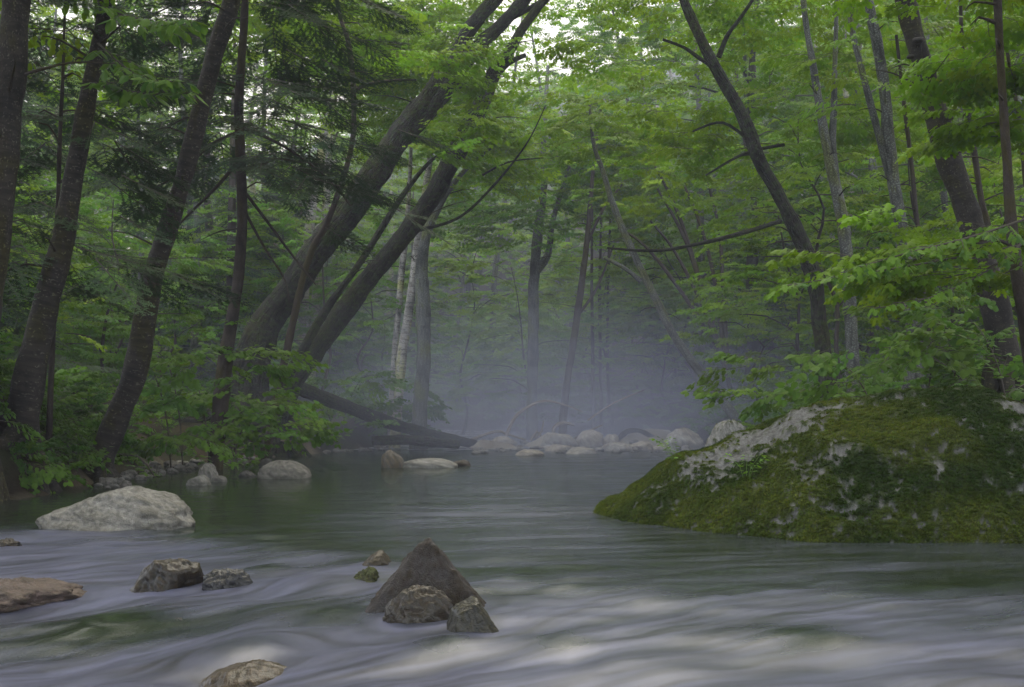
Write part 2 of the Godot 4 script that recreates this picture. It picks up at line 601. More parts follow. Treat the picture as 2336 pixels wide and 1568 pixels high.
func river_rock(called: String, label: String, left: float, right: float, top: float, base: float, deep: float, seed_n: int, cuts: int, rough: float, m: Material, a: Color, b: Color, turn := 0.0, group := "", detail := 44, moss := 0.0, d := 0.0, sink := 0.0, taper := 0.0, skew := Vector2.ZERO, facets := []) -> MeshInstance3D:
	var c := on_water((left + right) * 0.5, base) if d == 0.0 else at((left + right) * 0.5, base, d)
	var dist := -c.z
	var w := (right - left) * K * dist * 0.5 * 1.06
	var h := (base - top) * K * dist
	var size := Vector3(w, h * 0.92 + 0.02, w * deep)
	var o := solo(called, rock(size, seed_n, cuts, rough, a, b, detail * 2 if dist < 7.0 else detail, moss, taper, skew, facets), m, label, "rock", Vector3(c.x, c.y + h * (1.0 - sink) - size.y * 0.9, c.z - w * deep * 0.8), group)
	o.rotation.y = turn
	return o

# ---------------------------------------------------------------- textures
func tex(im: Image) -> ImageTexture:
	return ImageTexture.create_from_image(im)

func noise_image(w: int, h: int, freq: float, seed_n: int, oct := 4, type := FastNoiseLite.TYPE_SIMPLEX_SMOOTH) -> Image:
	var n := FastNoiseLite.new()
	n.noise_type = type
	n.frequency = freq
	n.seed = seed_n
	n.fractal_octaves = oct
	return n.get_seamless_image(w, h, false, false, 0.15)

# colours are linear
func bark_maps(kind: String) -> Array:
	var w := 256
	var h := 512
	var a := noise_image(w, h, 0.02, 11, 5).get_data()
	var f := noise_image(w, h, 0.012, 12, 4).get_data()
	var g := noise_image(w, h, 0.06, 13, 3).get_data()
	var col := Image.create(w, h, false, Image.FORMAT_RGB8)
	var hgt := Image.create(w, h, false, Image.FORMAT_L8)
	for y in h:
		for x in w:
			var A := a[y * w + x] / 255.0
			var F := f[((y / 5) % h) * w + (x * 3) % w] / 255.0      # upright furrows
			var L := f[((y * 3) % h) * w + (x / 3 + y / 2) % w] / 255.0  # level bands
			var G := g[y * w + x] / 255.0
			var c: Color
			var e: float
			if kind == "furrowed":
				var rdg := 1.0 - absf(F * 2.0 - 1.0) * 1.6
				e = clampf(rdg * 0.7 + G * 0.4, 0.0, 1.0)
				c = Color(0.008, 0.007, 0.006).lerp(Color(0.040, 0.036, 0.031), pow(e, 1.6))
				c = c.lerp(Color(0.030, 0.042, 0.016), sm(0.48, 0.66, A) * 0.85)
				c = c.lerp(Color(0.10, 0.105, 0.095), sm(0.66, 0.74, G) * sm(0.45, 0.55, A) * 0.5)
			elif kind == "birch":
				e = clampf(L * 0.6 + G * 0.5, 0.0, 1.0)
				c = Color(0.016, 0.014, 0.012).lerp(Color(0.040, 0.034, 0.028), sm(0.35, 0.65, L) * 0.5 + A * 0.5)
				c = c.lerp(Color(0.17, 0.155, 0.13), sm(0.60, 0.68, G) * sm(0.50, 0.62, A) * 0.55)
				c = c.lerp(Color(0.018, 0.015, 0.014), sm(0.60, 0.72, A) * 0.8)
			elif kind == "white":
				e = clampf(L * 0.7 + G * 0.3, 0.0, 1.0)
				c = Color(0.21, 0.20, 0.18).lerp(Color(0.32, 0.305, 0.28), A)
				c = c.lerp(Color(0.05, 0.045, 0.04), sm(0.60, 0.68, L) * sm(0.4, 0.55, G))
				c = c.lerp(Color(0.10, 0.08, 0.06), sm(0.55, 0.7, A) * 0.6)
			elif kind == "grey":
				e = clampf(A * 0.6 + G * 0.4, 0.0, 1.0)
				c = Color(0.050, 0.050, 0.045).lerp(Color(0.090, 0.090, 0.083), A)
				c = c.lerp(Color(0.16, 0.175, 0.158), sm(0.56, 0.64, G) * 0.8)
				c = c.lerp(Color(0.03, 0.03, 0.027), sm(0.60, 0.7, F) * 0.6)
			else:
				e = clampf(A * 0.5 + G * 0.6, 0.0, 1.0)
				c = Color(0.026, 0.020, 0.017).lerp(Color(0.055, 0.044, 0.038), e)
			col.set_pixel(x, y, c.linear_to_srgb())
			hgt.set_pixel(x, y, Color(e, e, e))
	return [tex(col), tex(hgt)]

func bark_material(kind: String, depth: float) -> StandardMaterial3D:
	var maps := bark_maps(kind)
	var m := StandardMaterial3D.new()
	m.albedo_texture = maps[0]
	m.vertex_color_use_as_albedo = true
	m.roughness = 0.85
	m.metallic_specular = 0.3
	m.heightmap_enabled = true
	m.heightmap_texture = maps[1]
	m.heightmap_scale = depth
	return m

func leaf_material(col: Color, gloss: float, through: float, tinted: bool) -> StandardMaterial3D:
	var m := StandardMaterial3D.new()
	m.albedo_color = col.linear_to_srgb() if not tinted else Color.WHITE
	m.vertex_color_use_as_albedo = tinted
	m.roughness = gloss
	m.metallic_specular = 0.2
	m.backlight_enabled = through > 0.0
	m.backlight = Color(through, through, through * 0.7).linear_to_srgb()
	m.cull_mode = BaseMaterial3D.CULL_DISABLED
	return m

func stone_material(speck: Texture2D, relief: Texture2D, rough: float, spec: float, scale: float, depth: float) -> StandardMaterial3D:
	var m := StandardMaterial3D.new()
	m.vertex_color_use_as_albedo = true
	m.albedo_texture = speck
	m.uv1_triplanar = true
	m.uv1_scale = Vector3.ONE * scale
	m.roughness = rough
	m.metallic_specular = spec
	m.heightmap_enabled = true
	m.heightmap_texture = relief
	m.heightmap_scale = depth
	return m

func materials() -> void:
	for k in ["furrowed", "birch", "white", "grey", "dark"]:
		mat[k] = bark_material(k, {"furrowed": 3.0, "birch": 0.35, "white": 0.35, "grey": 1.0, "dark": 0.7}[k])
	var m := StandardMaterial3D.new()
	m.albedo_color = Color(0.045, 0.036, 0.028).linear_to_srgb()
	m.roughness = 0.85
	mat.twig = m
	m = StandardMaterial3D.new()
	m.albedo_color = Color(0.17, 0.14, 0.11).linear_to_srgb()
	m.roughness = 0.9
	mat.driftwood = m
	m = StandardMaterial3D.new()
	m.albedo_color = Color(0.09, 0.16, 0.03).linear_to_srgb()
	mat.sprout = m
	mat.leaf = leaf_material(Color.WHITE, 0.42, 0.9, true)
	mat.needle = leaf_material(Color.WHITE, 0.6, 0.25, true)
	# stone: fine mineral grain in two sizes
	var w := 512
	var g1 := noise_image(w, w, 0.09, 31, 3).get_data()
	var g2 := noise_image(w, w, 0.02, 32, 4).get_data()
	var g3 := noise_image(w, w, 0.22, 33, 2).get_data()
	var im := Image.create(w, w, false, Image.FORMAT_RGB8)
	var hi := Image.create(w, w, false, Image.FORMAT_L8)
	for i in w * w:
		var a := g1[i] / 255.0
		var b := g2[i] / 255.0
		var c := g3[i] / 255.0
		var l := 0.72 + (a - 0.5) * 0.7 + (b - 0.5) * 0.35
		l *= 0.45 if c > 0.72 else 1.0
		l = minf(1.0, l * (1.35 if c < 0.27 else 1.0))
		l = clampf(l, 0.12, 1.0)
		im.set_pixel(i % w, i / w, Color(l, l * 0.985, l * 0.96).linear_to_srgb())
		var e := clampf(a * 0.5 + b * 0.4 + (c - 0.5) * 0.2, 0.0, 1.0)
		hi.set_pixel(i % w, i / w, Color(e, e, e))
	var speck := tex(im)
	var relief := tex(hi)
	mat.stone = stone_material(speck, relief, 0.8, 0.35, 2.6, 1.2)
	mat.wet_stone = stone_material(speck, relief, 0.42, 0.36, 3.2, 0.6)
	mat.damp_stone = stone_material(speck, relief, 0.6, 0.36, 3.2, 0.8)
	mat.wet_stone.clearcoat_enabled = true
	mat.wet_stone.clearcoat = 0.22
	mat.wet_stone.clearcoat_roughness = 0.22
	mat.boulder = stone_material(speck, relief, 0.9, 0.25, 2.2, 1.6)
	mat.soil = stone_material(speck, relief, 0.95, 0.2, 0.9, 3.0)
	mat.moss = leaf_material(Color.WHITE, 0.8, 0.35, true)

# ---------------------------------------------------------------- the setting
func sheet(xs: Array, zs: Array, height: Callable, shade: Callable, uvs = null) -> ArrayMesh:
	var v := PackedVector3Array()
	var col := PackedColorArray()
	var uv := PackedVector2Array()
	var idx := PackedInt32Array()
	for z in zs:
		for x in xs:
			v.append(Vector3(x, height.call(x, z), z))
			if uvs == null:
				col.append(shade.call(x, z))
			else:
				uv.append(Vector2((x - uvs.position.x) / uvs.size.x, (z - uvs.position.y) / uvs.size.y))
	var nx := xs.size()
	for i in zs.size() - 1:
		for j in nx - 1:
			var a := i * nx + j
			idx.append_array(PackedInt32Array([a, a + nx, a + 1, a + 1, a + nx, a + nx + 1]))
	var nn := PackedVector3Array()
	nn.resize(v.size())
	nn.fill(Vector3.UP)
	fix_winding(v, nn, idx)
	return amesh(v, smooth_normals(v, idx), uv if uvs != null else null, col if uvs == null else null, idx)

func steps(a: float, b: float, first: float, grow: float) -> Array:
	var out := [a]
	var s := first
	var x := a
	while absf(x - a) < absf(b - a):
		x += s * signf(b - a)
		s *= grow
		out.append(x)
	return out

func build_ground() -> void:
	var left := steps(-1.0, -120.0, 0.22, 1.035)
	var right := steps(-1.0, 120.0, 0.22, 1.035)
	left.reverse()
	right.remove_at(0)
	var zs := [30.0, 18.0, 10.0, 5.0]
	zs.append_array(steps(2.0, -180.0, 0.22, 1.013))
	var soil := func(x: float, z: float) -> Color:
		var n := nb.get_noise_2d(x * 22.0, z * 22.0)
		var k := nz.get_noise_2d(x * 9.0, z * 9.0)
		var l := table(BANKS, z, 1)
		var r := table(BANKS, z, 2)
		if x > l - 0.1 and x < r + 0.1:
			return Color(0.115, 0.092, 0.060).lerp(Color(0.19, 0.17, 0.14), clampf(0.4 + k * 1.1 + n * 0.4, 0.0, 1.0)) if z > -20.0 else Color(0.20, 0.18, 0.155).lerp(Color(0.36, 0.34, 0.31), clampf(0.4 + k * 1.1 + n * 0.4, 0.0, 1.0))
		var c := Color(0.022, 0.017, 0.012).lerp(Color(0.066, 0.050, 0.033), clampf(0.45 + k + n * 0.5, 0.0, 1.0))
		return c.lerp(Color(0.028, 0.040, 0.014), sm(0.0, 0.2, n))
	var o := part(self, "ground", sheet(left + right, zs, ground_y, soil), mat.soil)
	o.set_meta("kind", "structure")
	o.set_meta("label", "dark leaf littered banks and brown stony stream bed")

const STONES := [[371, 1345, 85], [510, 1340, 52], [985, 1400, 150], [955, 1422, 78], [1077, 1446, 60], [855, 1296, 44], [-20, 1398, 160], [232, 1212, 170], [560, 1520, 130]]
var stones_at := []

func current(x: float, z: float) -> Vector2:
	# along and across the current, which bends round each stone
	var dx := -0.93
	var dz := 0.36
	var along := x * dx + z * dz
	var across := -x * dz + z * dx
	for r in stones_at:
		var ex: float = x - r[0]
		var ez: float = z - r[1]
		var q: float = maxf(ex * ex + ez * ez, r[2] * r[2])
		var sx := -ex * dz + ez * dx
		across -= sx * r[2] * r[2] / q * 0.9
	across += nf.get_noise_2d(x * 7.0, z * 9.0) * 0.16
	return Vector2(along, across)

func foam_at(x: float, z: float) -> float:
	var l := lip(x)
	var mask := 0.92 * sm(l - 0.5, l + 0.75, z)
	mask -= 0.34 * exp(-(pow((x + 1.9) / 1.3, 2.0) + pow((z + 3.75) / 0.22, 2.0)))
	mask -= 0.30 * exp(-(pow((x - 2.6) / 1.0, 2.0) + pow((z + 3.4) / 0.35, 2.0)))
	mask = maxf(mask, 0.80 * exp(-(pow((x + 0.1) / 1.3, 2.0) + pow((z + 7.0 + x * 0.25) / 1.45, 2.0))))
	mask = maxf(mask, 0.62 * exp(-pow((x + 0.05 - 0.04 * (z + 8.0)) / 1.25, 2.0)) * sm(-15.0, -9.0, z))
	mask = maxf(mask, 0.30 + 0.18 * sm(-1.6, 0.4, x))
	mask = maxf(mask, 0.50 * exp(-(pow((x - 0.2) / 0.9, 2.0) + pow((z + 5.3) / 0.5, 2.0))))
	mask = maxf(mask, 0.55 * exp(-(pow((x - 2.2) / 1.6, 2.0) + pow((z + 4.95) / 0.28, 2.0))))
	mask = maxf(mask, 0.44 * exp(-(pow((x - 1.2) / 1.2, 2.0) + pow((z + 4.45) / 0.22, 2.0))))
	mask = maxf(mask, 0.72 * sm(-20.0, -21.8, z))
	mask = maxf(mask, 0.24)
	for r in rocks_at:
		mask -= 0.40 * exp(-(pow((x - r[0]) / r[2], 2.0) + pow((z - r[1]) / r[2], 2.0)) * 1.5)
	var c := current(x, z)
	var n := nf.get_noise_2d(c.x * 9.0, c.y * 30.0) * 0.55 + nf.get_noise_2d(c.x * 16.0 + 20.0, c.y * 105.0) * 0.5
	return sm(0.22, 1.05, mask + n * 0.42)

func water_material(area: Rect2, w: int, h: int) -> StandardMaterial3D:
	var im := Image.create(w, h, false, Image.FORMAT_RGBA8)
	var ro := Image.create(w, h, false, Image.FORMAT_L8)
	for j in h:
		for i in w:
			var x := area.position.x + area.size.x * (i + 0.5) / w
			var z := area.position.y + area.size.y * (j + 0.5) / h
			var f := foam_at(x, z)
			var cu := current(x, z)
			var g := 1.0 + nf.get_noise_2d(cu.x * 26.0, cu.y * 260.0) * 0.8 + nf.get_noise_2d(cu.x * 12.0 + 60.0, cu.y * 60.0) * 0.4
			var c := Color(0.020, 0.030, 0.018).lerp(Color(0.066, 0.070, 0.120) * g, f * 0.9)
			c = c.linear_to_srgb()
			c.a = lerpf(0.80, 0.95, f)
			im.set_pixel(i, j, c)
			var q := lerpf(0.13, 0.36, f)
			ro.set_pixel(i, j, Color(q, q, q))
	var m := StandardMaterial3D.new()
	m.transparency = BaseMaterial3D.TRANSPARENCY_ALPHA
	m.albedo_texture = tex(im)
	m.roughness = 1.0
	m.roughness_texture = tex(ro)
	m.metallic_specular = 0.5
	m.texture_repeat = false
	return m

func build_water() -> void:
	var near := Rect2(-6.0, -9.0, 12.0, 7.0)
	var far := Rect2(-9.0, -40.0, 18.0, 31.0)
	var xs := []
	for i in 241:
		xs.append(near.position.x + near.size.x * i / 240.0)
	var zs := []
	for i in 176:
		zs.append(near.position.y + near.size.y * i / 175.0)
	var none := func(_x, _z): return Color.WHITE
	var river := Node3D.new()
	river.name = "river"
	river.set_meta("kind", "structure")
	river.set_meta("label", "silky green stream with pale foam running over stones")
	add_child(river)
	part(river, "riffle", sheet(xs, zs, water_y, none, near), water_material(near, 1400, 900))
	xs = []
	for i in 121:
		xs.append(far.position.x + far.size.x * i / 120.0)
	zs = []
	for i in 221:
		zs.append(far.position.y + far.size.y * i / 220.0)
	part(river, "pool", sheet(xs, zs, water_y, none, far), water_material(far, 600, 900))

# ---------------------------------------------------------------- the mossy boulder
const RIDGE := [[0.36, -0.25], [0.53, 0.03], [0.70, 0.175], [0.98, 0.36], [1.23, 0.455], [1.45, 0.54], [1.70, 0.665], [2.03, 0.74], [2.32, 0.755], [2.58, 0.74], [2.78, 0.665], [2.92, 0.53], [3.16, 0.33], [3.44, 0.05], [3.60, -0.25]]

func ridge(x: float) -> float:
	for i in range(1, RIDGE.size()):
		if x <= RIDGE[i][0]:
			var t: float = (x - RIDGE[i - 1][0]) / (RIDGE[i][0] - RIDGE[i - 1][0])
			return lerpf(RIDGE[i - 1][1], RIDGE[i][1], t)
	return -0.3

func boulder_point(x: float, s: float) -> Vector3:
	# s runs from -1 (far waterline) to 1 (near waterline)
	var open := clampf((x - 0.36) / 0.99, 0.0, 1.0)
	var w := 1.32 * pow(open, 0.55) + 0.02
	if x > 2.9:
		w *= sqrt(maxf(0.02, 1.0 - pow((x - 2.9) / 0.75, 2.0)))
	var zc := lerpf(-7.0, -6.55, open)
	var h := ridge(x) + 0.25
	var y := 0.955 * h * pow(maxf(0.0, 1.0 - pow(absf(s), 2.1)), 0.62) - 0.25
	return Vector3(x, y, zc + w * s)

func bare(p: Vector3) -> float:
	# where the moss leaves the rock bare (1) or covers it (0)
	var b := 0.11
	for e in [[1.45, -6.4, 0.40, 0.36, 1.0], [1.12, -6.35, 0.25, 0.30, 0.8], [1.85, -6.5, 0.34, 0.24, 0.9], [2.75, -6.0, 0.24, 0.6, 0.9], [2.1, -6.6, 0.2, 0.15, 0.6], [1.50, -5.75, 0.26, 0.20, 0.42], [1.62, -5.45, 0.20, 0.16, 0.42], [1.28, -5.5, 0.18, 0.10, 0.45], [2.62, -5.5, 0.24, 0.22, 0.56], [0.78, -6.4, 0.16, 0.22, 0.42], [2.05, -5.6, 0.12, 0.1, 0.42], [2.40, -6.9, 0.18, 0.12, 0.5], [1.05, -5.62, 0.15, 0.06, 0.4]]:
		b = maxf(b, e[4] * exp(-(pow((p.x - e[0]) / e[2], 2.0) + pow((p.z - e[1]) / e[3], 2.0))))
	var n := nz.get_noise_3d(p.x * 11.0, p.y * 11.0, p.z * 11.0) * 0.45 + nz.get_noise_3d(p.x * 34.0, p.y * 50.0, p.z * 34.0) * 0.8
	return sm(0.34, 0.46, b * 0.80 + n * 0.85)

func build_boulder() -> void:
	var t := thing("mossy_boulder", "huge domed boulder blanketed in green moss with pale lichen patches", "boulder", Vector3(2.0, 0, -6.5))
	var v := PackedVector3Array()
	var col := PackedColorArray()
	var idx := PackedInt32Array()
	var nx := 260
	var ns := 150
	for i in nx:
		for j in ns:
			var x := lerpf(0.36, 3.6, float(i) / (nx - 1))
			var s := sin(lerpf(-PI / 2, PI / 2, float(j) / (ns - 1)))
			var p := boulder_point(x, s)
			var st := nb.get_noise_3d(p.x * 30.0 - p.y * 40.0, p.y * 70.0 + p.x * 20.0, p.z * 22.0)
			var n := nb.get_noise_3d(p.x * 45.0, p.y * 45.0, p.z * 45.0) * 0.05 + st * 0.03 + nz.get_noise_3d(p.x * 16.0, p.y * 16.0, p.z * 16.0) * 0.022
			var k := sm(0.0, 0.12, p.y + 0.2)
			p += Vector3(0, 0.8, 0.6 * s).normalized() * n * k
			var b := bare(p)
			p.y += (1.0 - b) * 0.012 * k
			v.append(p - t.position)
			var g := nz.get_noise_3d(p.x * 60.0, p.y * 60.0, p.z * 60.0)
			var m := nb.get_noise_3d(p.x * 30.0 + 70.0, p.y * 30.0, p.z * 30.0)
			var rockc := Color(0.17, 0.175, 0.185).lerp(Color(0.06, 0.06, 0.06), clampf(0.35 + g * 1.2, 0.0, 1.0))
			var mossc := Color(0.024, 0.040, 0.009).lerp(Color(0.060, 0.076, 0.014), clampf(0.45 + m * 1.3, 0.0, 1.0))
			col.append(mossc.lerp(rockc, b))
	for i in nx - 1:
		for j in ns - 1:
			var a := i * ns + j
			idx.append_array(PackedInt32Array([a, a + ns, a + 1, a + 1, a + ns, a + ns + 1]))
	var up := PackedVector3Array()
	for q in v:
		up.append((q + Vector3(0, 0.6, 0)).normalized())
	fix_winding(v, up, idx)
	part(t, "stone", amesh(v, smooth_normals(v, idx), null, col, idx), mat.boulder)
	# moss: short leafy tufts
	var tuft := Geo.new()
	for i in 11:
		var a := rng.randf() * TAU
		var o := Vector3(cos(a), 0, sin(a)) * rng.randf() * 0.012
		var d := Vector3(cos(a) * 0.7, rng.randf_range(0.5, 1.2), sin(a) * 0.7).normalized() * rng.randf_range(0.006, 0.013)
		var side := d.cross(Vector3.UP).normalized() * 0.0035
		var q := tuft.v.size()
		tuft.v.append_array(PackedVector3Array([o - side, o + side, o + d]))
		tuft.idx.append_array(PackedInt32Array([q, q + 1, q + 2]))
	var tm := amesh(tuft.v, null, null, null, tuft.idx)
	tm.surface_set_material(0, mat.moss)
	var where := []
	var tints := PackedColorArray()
	var normals: PackedVector3Array = smooth_normals(v, idx)
	for n in 90000:
		var i := rng.randi() % (nx - 1)
		var j := int(ns * (0.30 + 0.69 * rng.randf()))
		var a := i * ns + mini(j, ns - 2)
		var p := v[a].lerp(v[a + ns + 1], rng.randf()).lerp(v[a + 1], rng.randf() * 0.5) + t.position
		if p.y < -0.02 or bare(p) > 0.35:
			continue
		var m := nb.get_noise_3d(p.x * 30.0 + 70.0, p.y * 30.0, p.z * 30.0)
		var y: Vector3 = (normals[a] + Vector3.UP * 0.3).normalized()
		var x := y.cross(Vector3(rng.randf(), 0.1, rng.randf() + 0.1)).normalized()
		var s := rng.randf_range(0.45, 0.95)
		where.append(Transform3D(Basis(x * s, y * s * rng.randf_range(0.7, 1.5), x.cross(y) * s), p - t.position))
		tints.append(tone(Color(0.024, 0.046, 0.009).lerp(Color(0.078, 0.106, 0.016), clampf(0.45 + m * 1.3, 0.0, 1.0)), 0.35))
	var o := scatter(t, "moss", tm, where, tints)
	o.set_meta("kind", "stuff")

# ---------------------------------------------------------------- bushes with leaves one can pick apart
func leafy_stems(t: Node3D, stems: Array, shape: String, size: float, pair_gap: float, mats: String, droop: float, limit: int, stem_mat: Material, twigs := 0.0, thick := 1.0) -> void:
	var left := limit
	for s in stems:
		var pts: Array = s
		var own := part(t, "stem", tube(pts, [0.010 * thick, 0.008 * thick, 0.006 * thick, 0.003 * thick].slice(0, pts.size()), 6, 0.15, 0.05, t.position), stem_mat)
		var lines := [[pts, own]]
		if twigs > 0.0:
			for k in 7:
				var f := 0.12 + 0.84 * k / 6.0
				var q := path_point(pts, f)
				var dir := (path_point(pts, minf(1.0, f + 0.05)) - path_point(pts, maxf(0.0, f - 0.05))).normalized()
				for sd in [-1.0, 1.0]:
					var side: Vector3 = dir.cross(Vector3.UP).normalized() * sd
					var e: Vector3 = q + (dir * 0.75 + side * 0.7 + Vector3(0, rng.randf_range(-0.3, 0.15), 0)).normalized() * twigs * rng.randf_range(0.5, 1.1) * (1.15 - f * 0.7)
					var line := [q, q.lerp(e, 0.5) + Vector3(0, 0.015, 0), e]
					lines.append([line, part(t, "twig", tube(line, [0.004, 0.003, 0.0015], 4, 0.15, 0.0, t.position), stem_mat)])
		for pair in lines:
			var line: Array = pair[0]
			var total := 0.0
			for i in line.size() - 1:
				total += (line[i + 1] - line[i]).length()
			var n := int(total / pair_gap)
			for k in range(n + 1):
				var f := (k + 0.6) / (n + 0.6)
				if line == pts and f < 0.3:
					continue
				var p := path_point(line, f)
				var dir := (path_point(line, minf(1.0, f + 0.08)) - path_point(line, maxf(0.0, f - 0.08))).normalized()
				var side := dir.cross(Vector3.UP).normalized()
				for sd in ([-1.0, 1.0] if k < n else [-0.7, 0.0, 0.7]):
					if left <= 0:
						return
					if rng.randf() < 0.08:
						continue
					left -= 1
					var d: Vector3 = (dir * 0.55 + side * sd + Vector3(0, rng.randf_range(-0.15, 0.1), 0)).normalized()
					var b := leaf_turn(d, droop + rng.randf_range(-0.3, 0.45), rng.randf_range(-0.5, 0.5))
					var o := part(pair[1], "leaf", leaf_mesh["%s_%d" % [shape, rng.randi() % 4 + (2 if mats == "maple_leaf" else 0)]], mat.leaf)
					o.transform = Transform3D(b.scaled_local(Vector3.ONE * size * rng.randf_range(0.6, 1.2)), p + d * 0.015 - t.position)

func path_point(pts: Array, f: float) -> Vector3:
	var x := clampf(f, 0.0, 1.0) * (pts.size() - 1)
	var i := mini(int(x), pts.size() - 2)
	return pts[i].lerp(pts[i + 1], x - i)

func bush(called: String, label: String, px: float, py: float, d: float, count: int, spread: float, height: float, toward: Vector3, shape: String, size: float, mats: String, droop := 0.35, limit := 290, extra := 36) -> void:
	var c := at(px, py, d)
	c.y = ground_y(c.x, c.z)
	var t := thing(called, label, "bush", c, "leafy bushes on the banks")
	var stems := []
	for i in count:
		var a := rng.randf() * TAU
		var b := c + Vector3(cos(a), 0, sin(a)) * spread * 0.35 * rng.randf()
		b.y = ground_y(b.x, b.z) - 0.03
		var dir := (Vector3(cos(a), 0, sin(a)) * 0.8 + toward).normalized()
		var h := height * rng.randf_range(0.45, 1.0)
		var r := spread * rng.randf_range(0.5, 1.0)
		stems.append([b, b + dir * r * 0.2 + Vector3(0, h * 0.55, 0), b + dir * r * 0.6 + Vector3(0, h * 0.92, 0), b + dir * r + Vector3(0, h * rng.randf_range(0.85, 1.0), 0)])
	leafy_stems(t, stems, shape, size, size * 0.75, mats, droop, limit, mat.twig, 0.3)
	var where := []
	var mid := c + toward.normalized() * spread * 0.25 + Vector3(0, height * 0.66, 0)
	var tints := fill([[mid, Vector3(spread * 0.6, height * 0.42, spread * 0.6), extra]], where, PackedColorArray(), c, c, BUSH if mats == "bush_leaf" else MAPLE, 0.8, 0.5)
	scatter(t, "foliage", spray["%s_%d" % ["heart" if shape == "heart" else "maple", rng.randi() % 3]], where, tints).set_meta("kind", "stuff")

# ---------------------------------------------------------------- build
func _ready() -> void:
	rng.seed = 20240
	nz.noise_type = FastNoiseLite.TYPE_SIMPLEX_SMOOTH
	nz.frequency = 0.5
	nz.fractal_octaves = 3
	nz.seed = 5
	nb.noise_type = FastNoiseLite.TYPE_SIMPLEX_SMOOTH
	nb.frequency = 0.05
	nb.fractal_octaves = 2
	nb.seed = 9
	nf.noise_type = FastNoiseLite.TYPE_SIMPLEX_SMOOTH
	nf.frequency = 0.06
	nf.fractal_octaves = 4
	nf.seed = 21

	# camera
	var cam := Camera3D.new()
	cam.name = "camera"
	cam.position = EYE
	cam.rotation.x = TILT
	cam.fov = rad_to_deg(atan(HALF)) * 2.0
	cam.near = 0.05
	cam.far = 500.0
	add_child(cam)
	# sky, haze and exposure
	var env := Environment.new()
	var sky_mat := ProceduralSkyMaterial.new()
	sky_mat.sky_top_color = Color(0.86, 0.90, 0.97)
	sky_mat.sky_horizon_color = Color(0.97, 0.97, 0.93)
	sky_mat.sky_curve = 0.2
	sky_mat.ground_bottom_color = Color(0.12, 0.13, 0.10)
	sky_mat.ground_horizon_color = Color(0.30, 0.32, 0.28)
	sky_mat.sun_angle_max = 1.0
	env.background_mode = Environment.BG_SKY
	env.sky = Sky.new()
	env.sky.sky_material = sky_mat
	env.tonemap_mode = Environment.TONE_MAPPER_LINEAR
	env.tonemap_exposure = 7.0
	env.fog_enabled = true
	env.fog_density = 0.0022
	env.fog_light_color = Color(0.84, 0.86, 0.95)
	env.volumetric_fog_enabled = true
	env.volumetric_fog_density = 0.0
	env.sdfgi_enabled = true
	env.ssao_enabled = true
	env.ssil_enabled = true
	var we := WorldEnvironment.new()
	we.name = "world_environment"
	we.environment = env
	add_child(we)
	# the sun behind an even cloud cover, high above the upstream wood
	var sun := DirectionalLight3D.new()
	sun.name = "sun"
	sun.light_energy = 0.27
	sun.light_angular_distance = 60.0
	sun.light_color = Color(1.0, 0.97, 0.90)
	sun.shadow_enabled = true
	sun.rotation_degrees = Vector3(-66, 165, 0)
	add_child(sun)

	materials()
	for i in 3:
		spray["maple_%d" % i] = make_spray("maple", 0.085, mat.leaf)
		spray["maple_far_%d" % i] = make_spray("maple_far", 0.09, mat.leaf)
		spray["oval_%d" % i] = make_spray("oval", 0.085, mat.leaf)
		spray["heart_%d" % i] = make_spray("heart", 0.09, mat.leaf)
		spray["needle_%d" % i] = make_needles(mat.needle)
	for k in ["maple", "oval", "heart"]:
		var g := Geo.new()
		g.fan(outline(k), Transform3D())
		for i in 6:
			var c := PackedColorArray()
			c.resize(g.v.size())
			c.fill([Color(0.080, 0.160, 0.026), Color(0.105, 0.195, 0.026), Color(0.066, 0.140, 0.030), Color(0.105, 0.195, 0.028), Color(0.11, 0.220, 0.022), Color(0.125, 0.235, 0.026)][i])
			leaf_mesh["%s_%d" % [k, i]] = amesh(g.v, null, null, c, g.idx)

	# humps where the water slides over sunken stones
	for q in [[560, 1490, 0.17, 0.045], [1000, 1475, 0.12, 0.02], [1280, 1470, 0.10, 0.015], [600, 1300, 0.12, 0.015], [250, 1440, 0.25, 0.03], [760, 1400, 0.16, 0.02], [1850, 1460, 0.16, 0.015]]:
		var p := on_water(q[0], q[1])
		rocks_at.append([p.x, p.z, q[2], q[3]])
	for q in STONES:
		var p := on_water(q[0], q[1])
		stones_at.append([p.x, p.z - q[2] * K * -p.z * 0.5, q[2] * K * -p.z * 1.1])
	build_ground()
	build_water()
	build_boulder()
	rocks()
	hero_trees()
	driftwood()
	wild_wood()
	bushes()
	undergrowth()
	sprigs()
	tell_apart()
	mist()

# things of the wood that would share a label: by their order across the view
func tell_apart() -> void:
	var by := {}
	for o in get_children():
		if o.has_meta("label") and str(o.get_meta("group", "")).ends_with("of the wood"):
			var k: String = o.get_meta("label")
			if not by.has(k):
				by[k] = []
			by[k].append(o)
	for k in by:
		var a: Array = by[k]
		if a.size() < 2 or a.size() > 4:
			continue
		a.sort_custom(func(p, q): return p.position.x / -p.position.z < q.position.x / -q.position.z)
		var words: Array = [["left of two", "right of two"], ["leftmost of three", "middle of three", "rightmost of three"], ["first of four", "second of four", "third of four", "last of four"]][a.size() - 2]
		for i in a.size():
			a[i].set_meta("label", k + ", " + words[i])

